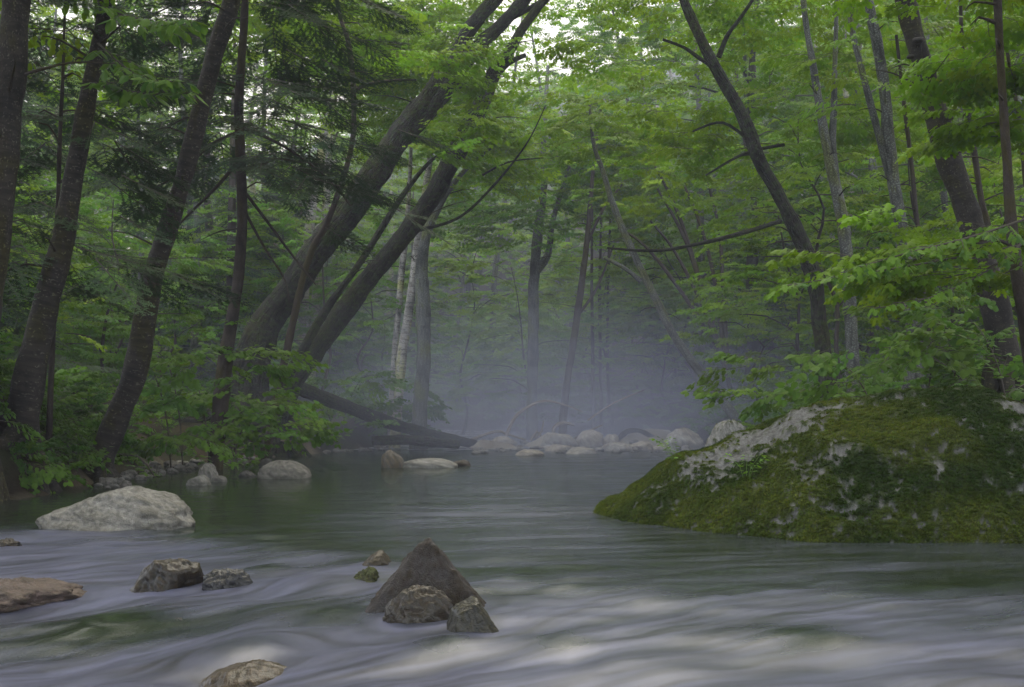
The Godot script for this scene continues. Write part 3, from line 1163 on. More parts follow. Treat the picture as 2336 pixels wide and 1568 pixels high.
func mist() -> void:
	for i in 7:
		var g := i / 5.0
		var q := [Vector3(lerpf(2.0, 1.0, g), lerpf(0.25, 0.8, g), lerpf(-25.0, -25.0, g)), Vector3(lerpf(7.0, 16.0, g), lerpf(0.8, 5.0, g), lerpf(8.0, 24.0, g)), lerpf(0.024, 0.0065, g)]
		if i == 6:
			q = [Vector3(1.5, 3.5, -37.0), Vector3(26, 14, 32), 0.0035]
		var f := FogVolume.new()
		f.name = numbered("mist")
		f.shape = RenderingServer.FOG_VOLUME_SHAPE_ELLIPSOID
		f.size = q[1]
		f.position = q[0]
		var m := FogMaterial.new()
		m.albedo = Color(0.81, 0.84, 0.95)
		m.density = q[2]
		f.material = m
		f.set_meta("kind", "stuff")
		f.set_meta("label", "thin lavender mist hanging over the stream")
		add_child(f)

func rocks() -> void:
	var pale := Color(0.26, 0.255, 0.245)
	var pale2 := Color(0.15, 0.145, 0.13)
	var dark := Color(0.011, 0.010, 0.011)
	var brown := Color(0.036, 0.024, 0.011)
	var grey := Color(0.11, 0.105, 0.10)
	river_rock("boulder", "broad pale granite boulder with cracked top at the pool's left rim", 62, 400, 1125, 1212, 0.8, 3, 10, 0.3, mat.stone, pale, pale2, 0.2, "", 72)
	river_rock("boulder", "pale lichen covered boulder peeking out behind the mossy boulder's left shoulder", 1615, 1730, 970, 1080, 0.8, 14, 5, 0.3, mat.stone, Color(0.24, 0.24, 0.235), Color(0.15, 0.15, 0.145), 0.0, "", 110, 0.05, 8.6)
	# foreground
	river_rock("wet_rock", "dark angular wet rock with brown corner in the rapids", 286, 456, 1277, 1348, 0.75, 22, 12, 0.4, mat.wet_stone, dark, brown, 0.6)
	river_rock("wet_rock", "small black ridged rock just right of the dark angular rock", 458, 562, 1300, 1342, 0.7, 25, 9, 0.55, mat.wet_stone, Color(0.012, 0.012, 0.014), Color(0.035, 0.035, 0.04), 0.2)
	river_rock("peaked_rock", "tall peaked grey brown rock rising from the rapids", 834, 1142, 1222, 1404, 0.45, 46, 5, 0.26, mat.damp_stone, Color(0.052, 0.047, 0.050), Color(0.026, 0.018, 0.010), 0.0, "", 72, 0.0, 0.0, 0.0, 0.0, Vector2.ZERO, [[Vector3(-0.74, 0.67, 0.05), 0.66], [Vector3(0.76, 0.65, 0.02), 0.50], [Vector3(-0.38, 0.56, 0.74), 0.55], [Vector3(0.42, 0.50, 0.76), 0.47], [Vector3(0.05, 0.55, -0.83), 0.55], [Vector3(0.62, 0.72, 0.30), 0.58], [Vector3(-0.1, 0.99, 0), 0.84]])
	river_rock("wet_rock", "round brown wet rock in front of the peaked rock", 878, 1034, 1352, 1424, 0.5, 44, 4, 0.4, mat.wet_stone, brown, Color(0.034, 0.029, 0.024), 0.0, "", 52)
	river_rock("wet_rock", "smooth black rock sloping down at the peaked rock's right foot", 1012, 1138, 1368, 1448, 0.6, 47, 6, 0.25, mat.wet_stone, Color(0.010, 0.010, 0.009), Color(0.030, 0.026, 0.010), -0.4, "", 48)
	river_rock("wet_rock", "small glossy flat rock behind the peaked rock", 810, 898, 1266, 1296, 0.8, 51, 5, 0.5, mat.wet_stone, Color(0.05, 0.04, 0.025), brown, 0.0)
	river_rock("wet_rock", "low mossy stone at the peaked rock's left foot", 806, 868, 1303, 1328, 0.9, 53, 6, 0.8, mat.damp_stone, Color(0.025, 0.03, 0.01), brown, 0.0, "", 36, 0.4)
	river_rock("boulder", "pinkish pale sloping rock cut by the photo's left edge", -190, 140, 1338, 1398, 0.8, 57, 7, 0.5, mat.damp_stone, Color(0.13, 0.098, 0.088), Color(0.07, 0.054, 0.044), 0.1, "", 64)
	river_rock("wet_rock", "small dark wet stone at the left edge beside the pale boulder", -30, 42, 1234, 1252, 0.8, 58, 6, 0.6, mat.wet_stone, dark, brown, 0.0)
	river_rock("sunken_rock", "brown rock under sliding water at the bottom of the rapids", 430, 690, 1478, 1556, 0.8, 61, 2, 0.25, mat.wet_stone, Color(0.022, 0.016, 0.010), Color(0.058, 0.038, 0.020), 0.3, "", 48, 0.0, 0.0, 0.78)
	river_rock("sunken_rock", "tan rock half drowned right of the bottom brown rock", 930, 1052, 1466, 1512, 0.8, 63, 2, 0.25, mat.wet_stone, Color(0.08, 0.056, 0.034), brown, 0.0, "", 48, 0.0, 0.0, 1.5)
	river_rock("sunken_rock", "reddish stone barely breaking the foam below the peaked rock", 1215, 1330, 1466, 1500, 0.9, 65, 4, 0.4, mat.wet_stone, Color(0.11, 0.065, 0.06), brown, 0.0, "", 48, 0.0, 0.0, 1.5)
	river_rock("sunken_rock", "small brown stone in foam below the dark angular rock", 372, 430, 1402, 1422, 0.8, 67, 5, 0.5, mat.wet_stone, brown, dark, 0.0, "", 48, 0.0, 0.0, 0.8)
	river_rock("sunken_rock", "thin pale stone edge in foam right of the small black rock", 570, 655, 1284, 1304, 0.8, 68, 5, 0.5, mat.wet_stone, Color(0.2, 0.18, 0.16), brown, 0.0, "", 48, 0.0, 0.0, 1.5)
	# the pool
	river_rock("pool_rock", "long rounded grey rock lying in the dark pool", 583, 698, 1056, 1093, 0.7, 71, 3, 0.4, mat.stone, Color(0.20, 0.19, 0.175), Color(0.12, 0.115, 0.10), 0.1, "", 52)
	river_rock("pool_rock", "small knob of rock behind the long rounded pool rock", 590, 622, 1048, 1066, 0.8, 72, 3, 0.5, mat.stone, grey, Color(0.10, 0.10, 0.09), 0.0, "", 24)
	river_rock("pool_rock", "low wet stones left of the long rounded pool rock", 543, 582, 1076, 1088, 0.8, 73, 5, 0.6, mat.damp_stone, grey, dark, 0.0, "", 24)
	river_rock("pool_rock", "upright pale stone topping the little rock cluster in the pool", 448, 492, 1062, 1094, 0.8, 75, 5, 0.6, mat.stone, pale, pale2, 0.0, "", 32)
	river_rock("pool_rock", "pale wedge of stone at the front of the pool's rock cluster", 418, 472, 1084, 1108, 0.9, 76, 7, 0.5, mat.stone, pale, pale2, 0.4, "", 32)
	river_rock("pool_rock", "low stone trailing right of the pool's rock cluster", 476, 516, 1088, 1100, 0.8, 77, 6, 0.5, mat.damp_stone, pale2, grey, 0.0, "", 28)
	river_rock("pool_rock", "brown stump shaped rock splashed by water in mid stream", 866, 918, 1030, 1068, 0.7, 81, 5, 0.7, mat.damp_stone, Color(0.16, 0.13, 0.09), grey, 0.0, "", 32)
	river_rock("pool_rock", "long flat pale rock shelf awash in mid stream", 905, 1040, 1048, 1068, 0.5, 82, 5, 0.4, mat.damp_stone, pale, pale2, 0.0, "", 40)
	river_rock("pool_rock", "dark brown stone at the right end of the pale shelf", 1024, 1072, 1050, 1064, 0.7, 83, 5, 0.5, mat.damp_stone, grey, brown, 0.0, "", 28)
	# far bar
	var far := [[1240, 1316, 984, 1022, "pointed pale boulder on the far stone bar", 7], [1316, 1384, 988, 1020, "rounded tan boulder right of the pointed far boulder", 3], [1376, 1416, 994, 1020, "dark squat boulder in the middle of the far bar", 4], [1520, 1612, 984, 1026, "big rounded pale boulder at the far bar's right end", 4], [1430, 1490, 1010, 1028, "low pale slab on the far bar", 6], [1250, 1318, 1016, 1030, "flat dark stone below the pointed far boulder", 4], [1292, 1372, 1020, 1036, "flat brown stone in the water before the far bar", 4], [1488, 1530, 1014, 1028, "whitish stone beside the big rounded far boulder", 6], [1180, 1240, 1028, 1040, "ragged stones in the riffle left of the far bar", 8], [1376, 1440, 1014, 1030, "grey sunken slab in the far riffle", 5], [1120, 1180, 1000, 1018, "grey slab by the log's end at the far bank", 5]]
	for i in far.size():
		var f: Array = far[i]
		river_rock("far_boulder", f[4], f[0] - 4, f[1] + 4, f[2] - 2, f[3], 0.8, 90 + i, f[5], 0.5, mat.stone, Color(0.36, 0.33, 0.29) if i % 3 else Color(0.38, 0.37, 0.35), Color(0.20, 0.18, 0.155), i * 0.7, "boulders of the far bar", 36)
	# shore stones
	var r := RandomNumberGenerator.new()
	r.seed = 77
	var meshes := []
	for i in 6:
		meshes.append(rock(Vector3(1.0, 0.5, 0.75), 130 + i, 7, 0.6, pale, grey, 18))
	var put := func(px: float, py: float, w: float, label: String, group: String) -> void:
		var p := on_water(px, py)
		var o := solo("shore_stone", meshes[r.randi() % 6], mat.damp_stone if r.randf() < 0.5 else mat.stone, label, "stone", p + Vector3(0, 0.0, 0), group)
		var s := w * K * -p.z * 0.5
		o.scale = Vector3(s, s * r.randf_range(0.7, 1.2), s)
		o.position.y = maxf(p.y, minf(p.y + 0.06, ground_y(p.x, p.z))) + s * 0.2
		o.rotation.y = r.randf() * TAU
	for i in 62:
		var f := r.randf()
		put.call(lerpf(228, 440, f) + r.randf_range(-15, 15), lerpf(1112, 1060, f) + r.randfn() * 7.0, r.randf_range(18, 42), "small wet stone of the gravel spit below the leaning trunk's foot", "stones of the gravel spit")
	for i in 44:
		var f := r.randf()
		put.call(lerpf(520, 1060, f), lerpf(1058, 1018, sqrt(f)) + r.randf_range(-3, 3), r.randf_range(9, 24), "stone lying along the far left waterline below the mossy log", "stones along the left waterline")
	for i in 95:
		put.call(r.randf_range(1070, 1640), r.randf_range(1010, 1036), r.randf_range(10, 32), "low stone awash in the far riffle", "stones awash in the far riffle")

func hero_trees() -> void:
	var T: Node3D
	T = hero("birch_tree", "thick dark birch trunk cut by the left edge", "birch", 8.0, [[-60, 1150, 95], [-45, 800, 90], [-12, 500, 84], [15, 250, 80], [36, 0, 78], [60, -300, 70], [90, -700, 60]])
	crown(T, "oval", [[at(60, -600, 8.0), Vector3(2.5, 1.2, 2.5), 104], [at(-250, -200, 8.5), Vector3(1.6, 1.0, 1.6), 56]], at(60, -500, 8.0), BEECH)
	T = hero("birch_tree", "leaning birch with root mound on the left bank and leafy branch", "birch", 9.0, [[25, 1040, 130], [52, 940, 100], [75, 830, 84], [105, 690, 66], [140, 560, 60], [172, 380, 52], [200, 220, 48], [228, 80, 43], [245, -40, 40], [270, -300, 36], [290, -800, 28]])
	crown(T, "oval", [[at(300, -600, 9.0), Vector3(2.4, 1.2, 2.4), 120], [at(500, -350, 8.0), Vector3(1.6, 1.2, 1.6), 33]], at(270, -500, 9.0), BEECH)
	var br := []
	for q in [[[240, 20], [300, 40], [380, 60], [440, 50]], [[225, 100], [280, 150], [340, 185], [400, 190]], [[205, 190], [270, 205], [350, 215], [438, 212]], [[240, -20], [290, -10], [350, 15], [410, 20]]]:
		var pts := []
		for i in 4:
			pts.append(at(q[i][0], q[i][1], 8.9 - 0.35 * i))
		br.append(pts)
	leafy_stems(T, br, "oval", 0.115, 0.075, "bush_leaf", 0.35, 290, mat.twig, 0.26)
	T = hero("maple_tree", "curved dark trunk leaning right with foot at the gravel spit", "birch", 10.6, [[205, 1108, 100], [235, 1035, 74], [275, 935, 66], [310, 840, 64], [330, 720, 60], [352, 620, 60], [378, 540, 58], [412, 430, 54], [438, 330, 54], [462, 230, 52], [490, 120, 48], [520, 30, 46], [550, -80, 42], [600, -350, 36], [640, -800, 28]])
	crown(T, "maple", [[at(640, -700, 10.6), Vector3(2.5, 1.2, 2.5), 128], [at(850, -420, 11), Vector3(1.6, 0.8, 1.6), 48]], at(620, -600, 10.6), MAPLE)
	T = hero("hemlock_tree", "dark hemlock with drooping needled boughs behind the curved trunk", "dark", 13.0, [[510, 850, 40], [540, 660, 31], [552, 500, 29], [548, 350, 27], [545, 220, 25], [556, 60, 22], [566, -200, 18], [575, -700, 10]], [[[548, 360, 10], [500, 420, 8], [440, 480, 6], [360, 560, 3]], [[552, 430, 9], [620, 520, 7], [680, 600, 5], [720, 650, 3]], [[550, 290, 9], [640, 330, 7], [740, 400, 5], [800, 470, 3]], [[548, 300, 9], [480, 330, 7], [420, 390, 5], [350, 430, 3]], [[552, 470, 8], [600, 560, 6], [650, 640, 4], [660, 700, 2]]])
	conifer(T, at(552, 380, 13.0), at(570, -900, 13.0), 0.02, 1.8, 15, NEEDLE)
	T = hero("maple_tree", "slim dark kinked maple stem between hemlock and leaning trunks", "dark", 15.5, [[690, 640, 22], [745, 510, 19], [785, 400, 16], [805, 310, 15], [806, 200, 15], [795, 100, 13], [770, 10, 12], [745, -200, 10], [735, -500, 7]], [[[806, 210, 10], [830, 195, 9], [880, 185, 7], [950, 182, 4]]])
	crown(T, "maple", [[at(720, 70, 19.5), Vector3(1.8, 0.9, 1.2), 150], [at(880, 190, 21), Vector3(1.6, 1.05, 1.0), 82], [at(900, 60, 21.5), Vector3(2.0, 0.9, 1.2), 170], [at(640, -250, 16), Vector3(1.8, 1.0, 1.6), 56], [at(985, 150, 16.5), Vector3(0.9, 0.3, 0.5), 26]], at(770, 100, 15.5), MAPLE)
	T = hero("maple_tree", "massive leaning mossy trunk forking high over the stream", "furrowed", 18.5, [[575, 830, 112], [605, 745, 94], [660, 668, 93], [720, 580, 92], [790, 490, 92], [850, 400, 88], [900, 330, 84], [950, 258, 72], [985, 212, 58], [1020, 150, 53], [1060, 80, 49], [1110, 20, 47], [1150, -30, 45], [1300, -250, 38], [1450, -600, 26]], [[[900, 345, 50], [955, 280, 60], [1010, 215, 60], [1062, 142, 54], [1110, 90, 50], [1160, 40, 48], [1205, -15, 46], [1260, -120, 40], [1350, -350, 28]], [[1055, 155, 36], [1088, 100, 31], [1125, 65, 29], [1180, 35, 27], [1240, 0, 25], [1320, -60, 18]], [[990, 235, 26], [1030, 208, 22], [1066, 192, 16]]])
	crown(T, "maple", [[at(1300, -300, 18.5), Vector3(2.6, 1.2, 2.6), 40], [at(1000, -300, 19), Vector3(2.4, 1.2, 2.4), 40], [at(1090, 115, 17.9), Vector3(1.0, 0.25, 0.5), 16]], at(1200, -200, 18.5), MAPLE)
	T = hero("maple_tree", "second leaning trunk with broken stub beside the massive one", "furrowed", 18.0, [[635, 935, 100], [668, 872, 66], [720, 800, 63], [780, 715, 65], [850, 625, 66], [920, 540, 64], [985, 450, 62], [1030, 370, 58], [1060, 310, 52], [1085, 260, 52], [1110, 205, 48], [1130, 160, 46], [1165, 110, 38], [1195, 60, 34], [1225, 20, 30], [1290, -60, 26], [1420, -260, 16]], [[[1118, 185, 36], [1150, 150, 32], [1178, 134, 30], [1200, 126, 26]], [[930, 530, 9], [1040, 500, 7], [1120, 430, 6], [1200, 330, 4], [1245, 240, 2]], [[1100, 400, 5], [1160, 370, 4], [1240, 360, 2]]])
	crown(T, "maple", [[at(1300, -100, 18), Vector3(1.8, 0.9, 1.8), 50], [at(1110, 250, 17.4), Vector3(0.5, 0.5, 0.4), 16]], at(1250, -50, 18.0), MAPLE)
	T = hero("maple_tree", "slender stem leaning between the two big trunks", "furrowed", 17.4, [[635, 905, 32], [690, 800, 27], [745, 705, 26], [800, 630, 24], [840, 570, 22], [890, 490, 20], [930, 430, 18], [980, 370, 14], [1040, 330, 7]])
	crown(T, "maple", [[at(1010, 330, 17.2), Vector3(0.6, 0.3, 0.5), 20]], at(900, 480, 17.4), MAPLE)
	T = hero("birch_tree", "white barked birch upright right of the leaning trunks", "white", 22.0, [[915, 830, 27], [928, 740, 26], [942, 640, 25], [955, 540, 23], [966, 460, 18], [985, 330, 14], [1000, 150, 10], [1010, -100, 7]])
	crown(T, "oval", [[at(1000, 100, 22), Vector3(1.6, 1.6, 1.6), 200]], at(985, 200, 22), BEECH)
	T = hero("birch_tree", "thinner white birch just left of the other white birch", "white", 22.6, [[900, 810, 18], [908, 720, 18], [916, 620, 17], [925, 540, 15], [935, 400, 11], [940, 200, 8]])
	crown(T, "oval", [[at(940, 240, 23), Vector3(1.4, 1.4, 1.4), 150]], at(935, 300, 22.6), BEECH)
	T = hero("maple_tree", "dark upright trunk right behind the white birches", "grey", 22.0, [[958, 930, 42], [966, 820, 40], [965, 700, 38], [962, 590, 34], [985, 500, 26], [1050, 400, 18], [1130, 330, 10]])
	crown(T, "maple", [[at(1080, 330, 22), Vector3(1.8, 1.0, 1.5), 190]], at(980, 400, 22), MAPLE)
	T = hero("maple_tree", "grey forked trunk in the hazy wood left of centre", "grey", 27.0, [[1214, 940, 30], [1216, 780, 29], [1218, 640, 30], [1226, 540, 26], [1240, 430, 20], [1240, 330, 15], [1250, 150, 10]], [[[1222, 620, 20], [1250, 580, 16], [1262, 500, 12], [1300, 380, 8]]])
	crown(T, "maple", [[at(1240, 330, 27), Vector3(2.2, 1.5, 2), 260], [at(1150, 480, 26), Vector3(1.8, 0.9, 1.5), 150]], at(1235, 400, 27), DEEP)
	T = hero("maple_tree", "thin dark trunk tilting right at the picture's middle", "dark", 25.5, [[1288, 920, 21], [1308, 780, 20], [1328, 640, 18], [1342, 520, 14], [1352, 400, 10], [1370, 250, 7]], [[[1338, 560, 8], [1375, 480, 6], [1420, 420, 4]], [[1318, 720, 8], [1360, 660, 6], [1400, 560, 4]]])
	crown(T, "maple", [[at(1370, 340, 26), Vector3(1.5, 1.2, 1.4), 140]], at(1350, 400, 25.5), MAPLE)
	for i in 3:
		T = hero("maple_sapling", ["slim straight sapling behind the middle dark trunk", "twin slim sapling beside the middle dark trunk", "faint thin sapling in the mist at centre"][i], "dark", 29.0 + i, [[1354 + i * 18, 965, 10], [1352 + i * 17, 800, 9], [1350 + i * 19, 620, 8], [1352 + i * 22, 420, 5]])
		crown(T, "maple", [[at(1360 + i * 30, 420, 30), Vector3(1.2, 1.4, 1.2), 90]], at(1352 + i * 20, 500, 29), MAPLE)
	T = hero("maple_tree", "slim trunk sweeping from right bank out over the stream", "grey", 20.0, [[1700, 985, 38], [1640, 905, 30], [1590, 840, 28], [1540, 770, 28], [1500, 690, 26], [1465, 620, 24], [1430, 545, 21], [1400, 470, 18], [1375, 390, 15], [1355, 330, 12], [1345, 240, 8]], [[[1462, 642, 12], [1425, 612, 10], [1378, 588, 7]]])
	crown(T, "maple", [[at(1360, 240, 20), Vector3(1.3, 0.9, 1.2), 80], [at(1470, 330, 20.5), Vector3(1.3, 1.05, 1.2), 44]], at(1400, 400, 20), MAPLE)
	T = hero("maple_tree", "tall trunk leaning left with long bare dead branch over water", "furrowed", 15.0, [[1885, 850, 48], [1870, 740, 46], [1862, 660, 44], [1840, 580, 44], [1805, 500, 44], [1775, 440, 42], [1735, 370, 40], [1705, 290, 38], [1670, 220, 36], [1630, 150, 34], [1595, 80, 30], [1560, 0, 28], [1530, -100, 26], [1470, -400, 18]], [[[1635, 158, 22], [1595, 132, 20], [1560, 108, 18], [1512, 90, 16]], [[1640, 130, 14], [1660, 80, 11], [1690, 40, 9], [1730, -20, 7]], [[1780, 505, 12, 14.9], [1700, 530, 11, 14.5], [1600, 555, 9, 14.1], [1500, 572, 8, 13.8], [1385, 566, 5, 13.5]], [[1720, 330, 9], [1650, 280, 7], [1580, 300, 5]], [[1790, 330, 8], [1700, 350, 7], [1610, 400, 4]]])
	crown(T, "maple", [[at(1480, 60, 16.5), Vector3(1.5, 0.9, 1.0), 33], [at(1480, -250, 15), Vector3(2.2, 1.2, 2.2), 36], [at(1600, 300, 16.5), Vector3(1.2, 0.6, 0.9), 41], [at(1780, 40, 16.8), Vector3(1.3, 0.9, 1.0), 49]], at(1640, 100, 15), MAPLE)
	T = hero("maple_tree", "double grey stem standing right of the left leaning trunk", "grey", 16.0, [[1945, 800, 36], [1936, 650, 34], [1925, 520, 32], [1905, 420, 30], [1885, 330, 29], [1870, 240, 25], [1855, 150, 20], [1835, 20, 16], [1820, -200, 12]], [[[1912, 440, 22], [1900, 340, 20], [1903, 240, 18], [1905, 150, 14], [1910, 0, 10]]])
	crown(T, "maple", [[at(1850, 60, 17.5), Vector3(1.5, 1.05, 1.0), 66], [at(1960, 250, 17.2), Vector3(1.3, 0.75, 1.0), 49], [at(1830, -300, 16), Vector3(2.2, 1.2, 2.2), 88]], at(1870, 200, 16), MAPLE)
	T = hero("beech_tree", "pale lichen grey trunk forking to the left, upper right", "grey", 14.5, [[2085, 720, 46], [2068, 620, 42], [2055, 520, 38], [2040, 420, 34], [2028, 320, 32], [2020, 220, 32], [2005, 120, 31], [1985, 20, 28], [1970, -100, 24], [1950, -500, 14]], [[[2030, 400, 20], [1998, 280, 17], [1972, 180, 15], [1945, 70, 13], [1930, -60, 10]]])
	crown(T, "oval", [[at(1960, -350, 14.5), Vector3(2.2, 1.2, 2.2), 88], [at(2060, 160, 14), Vector3(1.2, 0.75, 1.0), 44]], at(2000, 0, 14.5), BEECH)
	T = hero("birch_tree", "rough barked birch leaning left carrying bracket fungi", "birch", 12.0, [[2275, 720, 76], [2228, 550, 67], [2185, 420, 66], [2155, 330, 64], [2130, 240, 62], [2105, 150, 60], [2085, 80, 58], [2065, -10, 56], [2040, -200, 50], [2000, -600, 36]])
	crown(T, "oval", [[at(2020, -450, 12), Vector3(2.3, 1.2, 2.3), 96]], at(2040, -300, 12), BEECH)
	for q in [[2096, 92, 30], [2140, 150, 30], [2118, 162, 22], [2150, 186, 32], [2078, 130, 20], [2172, 345, 26], [2165, 270, 22], [2190, 300, 18]]:
		var p := at(q[0], q[1], 11.85)
		var o := part(T, "bracket_fungus", rock(Vector3(0.5, 0.28, 0.5), int(q[0]), 2, 0.6, Color(0.10, 0.09, 0.085), Color(0.05, 0.042, 0.036), 16), mat.stone)
		o.position = p - T.position
		o.scale = Vector3.ONE * q[2] * K * 12.0
	T = hero("maple_tree", "slender dark trunk near the right edge bearing low maple branch", "dark", 8.6, [[2352, 790, 50], [2320, 620, 35], [2305, 480, 28], [2295, 330, 26], [2285, 180, 24], [2278, 40, 22], [2270, -150, 20], [2265, -600, 14]], [[[2310, 560, 10], [2260, 545, 8], [2200, 560, 6]]])
	crown(T, "maple", [[at(2140, 605, 8.7), Vector3(0.85, 0.33, 0.45), 33], [at(2290, 570, 8.9), Vector3(0.4, 0.25, 0.4), 18], [at(2290, 140, 9.0), Vector3(0.5, 0.35, 0.5), 26], [at(2310, 280, 9.0), Vector3(0.4, 0.3, 0.5), 20], [at(2250, -300, 8.6), Vector3(1.8, 0.9, 1.8), 80]], at(2290, 100, 8.6), MAPLE)
	br = []
	for q in [[[2330, 560], [2200, 585], [2000, 620], [1790, 652]], [[2340, 500], [2220, 540], [2080, 575], [1960, 610]], [[2350, 540], [2250, 620], [2120, 680], [1990, 705]]]:
		var pts := []
		for i in 4:
			pts.append(at(q[i][0], q[i][1], 8.4 - 0.3 * i))
		br.append(pts)
	leafy_stems(T, br, "maple", 0.078, 0.075, "maple_leaf", 0.5, 298, mat.twig, 0.3)
	T = hero("alder_clump", "fan of thin bare stems arching left over the far water", "dark", 24.0, [[1660, 860, 14], [1620, 740, 13], [1575, 640, 11], [1530, 560, 9], [1480, 500, 6]], [[[1655, 840, 12], [1600, 660, 10], [1560, 540, 8], [1500, 430, 5]], [[1650, 830, 12], [1585, 600, 10], [1540, 470, 8], [1495, 380, 5]], [[1640, 800, 11], [1550, 660, 9], [1470, 560, 7], [1410, 520, 4]], [[1655, 820, 12], [1630, 640, 10], [1600, 520, 8], [1560, 420, 5]], [[1660, 830, 11], [1650, 660, 10], [1640, 520, 8], [1610, 400, 5]]])
	crown(T, "maple", [[at(1500, 440, 24.5), Vector3(1.4, 1.2, 1.2), 60], [at(1600, 420, 25), Vector3(1.3, 1.2, 1.2), 49]], at(1640, 700, 24), MAPLE)
	for q in [["maple_sapling", "thin dark stem left of the rough birch", 14.5, [[2105, 600, 13], [2092, 500, 12], [2080, 380, 12], [2062, 230, 11], [2045, 80, 9]]], ["maple_sapling", "thin stem right of the rough birch", 13.0, [[2262, 560, 17], [2240, 460, 16], [2225, 360, 15], [2205, 230, 14], [2195, 100, 12], [2190, -60, 9]]], ["maple_sapling", "kinked thin stem in the upper right corner", 11.0, [[2370, 560, 14], [2340, 420, 13], [2330, 300, 11], [2305, 160, 9], [2290, 60, 7]]], ["hemlock_sapling", "thin black sapling between the two left birches", 9.6, [[124, 640, 15], [131, 480, 13], [137, 300, 11], [143, 170, 9], [150, -60, 6]]]]:
		T = hero(q[0], q[1], "dark", q[2], q[3])
		var top: Array = q[3][-1]
		if q[0] == "hemlock_sapling":
			conifer(T, at(126, 600, q[2]), at(150, -200, q[2]), 0.05, 0.8, 8, NEEDLE)
		else:
			crown(T, "maple", [[at(top[0] + 60, top[1] + 20, q[2]), Vector3(0.6, 0.4, 0.6), 18]], at(top[0], top[1] + 200, q[2]), MAPLE)

func driftwood() -> void:
	var s := surveyed([[585, 848, 30, 18.6], [700, 893, 31, 19.4], [800, 932, 30, 20.2], [900, 968, 28, 21.0], [1000, 996, 25, 21.8], [1085, 1014, 20, 22.4]], 20.0)
	var log := thing("fallen_log", "long mossy fallen trunk sloping down to the far left waterline", "log", s[0][0])
	part(log, "trunk", tube(s[0], s[1], 14, 0.12, 0.16, s[0][0]), mat.furrowed)
	s = surveyed([[850, 1006, 22, 20.6], [920, 1004, 24, 20.8], [1010, 1012, 22, 21.0], [1045, 1014, 18, 21.2]], 20.8)
	log = thing("fallen_log", "short half buried log lying beneath the long mossy log", "log", s[0][0])
	part(log, "trunk", tube(s[0], s[1], 10, 0.15, 0.2, s[0][0]), mat.furrowed)
	var bent := [["pale forked dead branch arching up from the far debris", [[1155, 995, 9], [1170, 960, 9], [1195, 935, 8], [1240, 915, 6], [1290, 925, 4], [1330, 940, 2]]], ["short pale hooked branch in the far debris", [[1260, 1005, 9], [1265, 975, 9], [1285, 965, 8], [1310, 970, 5]]], ["thin straight twig leaning in the far debris", [[1220, 1000, 5], [1235, 985, 5], [1240, 960, 3]]], ["low tangle branch at the log's end", [[1060, 1010, 8], [1130, 985, 7], [1160, 992, 5], [1200, 1004, 4]]], ["slanting bare stick right of the far debris", [[1300, 1008, 5], [1340, 985, 4], [1375, 970, 3]]], ["curved stick before the far debris pile", [[1210, 1006, 6], [1225, 985, 5], [1236, 1000, 4]]], ["thin arching twig above the far debris pile", [[1340, 960, 4], [1400, 920, 4], [1470, 890, 2]]]]
	for b in bent:
		s = surveyed(b[1], 23.6)
		solo("driftwood_branch", tube(s[0], s[1], 7, 0.12, 0.2, s[0][0]), mat.driftwood, b[0], "branch", s[0][0], "dead branches piled at the far bank")
	# root wad on the far bar
	s = surveyed([[1400, 1015, 16], [1430, 985, 14], [1465, 985, 12], [1500, 1005, 10], [1530, 1015, 7]], 23.5)
	solo("driftwood_root", tube(s[0], s[1], 8, 0.1, 0.4, s[0][0]), mat.furrowed, "dark weathered root arching over the far bar's boulders", "driftwood", s[0][0])
	# the pale bent root over the left waterline
	s = surveyed([[655, 990, 4], [680, 985, 6], [687, 1000, 7], [670, 1008, 6], [640, 1005, 3]], 15.0)
	solo("driftwood_root", tube(s[0], s[1], 7, 0.08, 0.15, s[0][0]), mat.driftwood, "small pale hooked root hanging over the left waterline", "driftwood", s[0][0])

const MARKS := [[20, "the left edge birch"], [150, "the leaning birch"], [400, "the curved trunk"], [550, "the drooping hemlock"], [760, "the kinked maple stem"], [860, "the massive leaning trunk"], [1010, "the second leaning trunk"], [1225, "the grey forked trunk"], [1335, "the middle dark trunk"], [1470, "the sweeping slim trunk"], [1720, "the dead branch trunk"], [1910, "the double grey stem"], [2030, "the pale forked trunk"], [2150, "the rough birch"], [2300, "the right edge trunk"]]

func whereabouts(x: float, z: float) -> String:
	var px := 1168.0 + x / (K * -z)
	var best: Array = MARKS[0]
	for m in MARKS:
		if absf(m[0] - px) < absf(best[0] - px):
			best = m
	var deep := "close" if z > -20.0 else "well" if z > -32.0 else "far"
	var side := "behind" if absf(best[0] - px) < 40.0 else "back left of" if px < best[0] else "back right of"
	return deep + " " + side + " " + best[1]

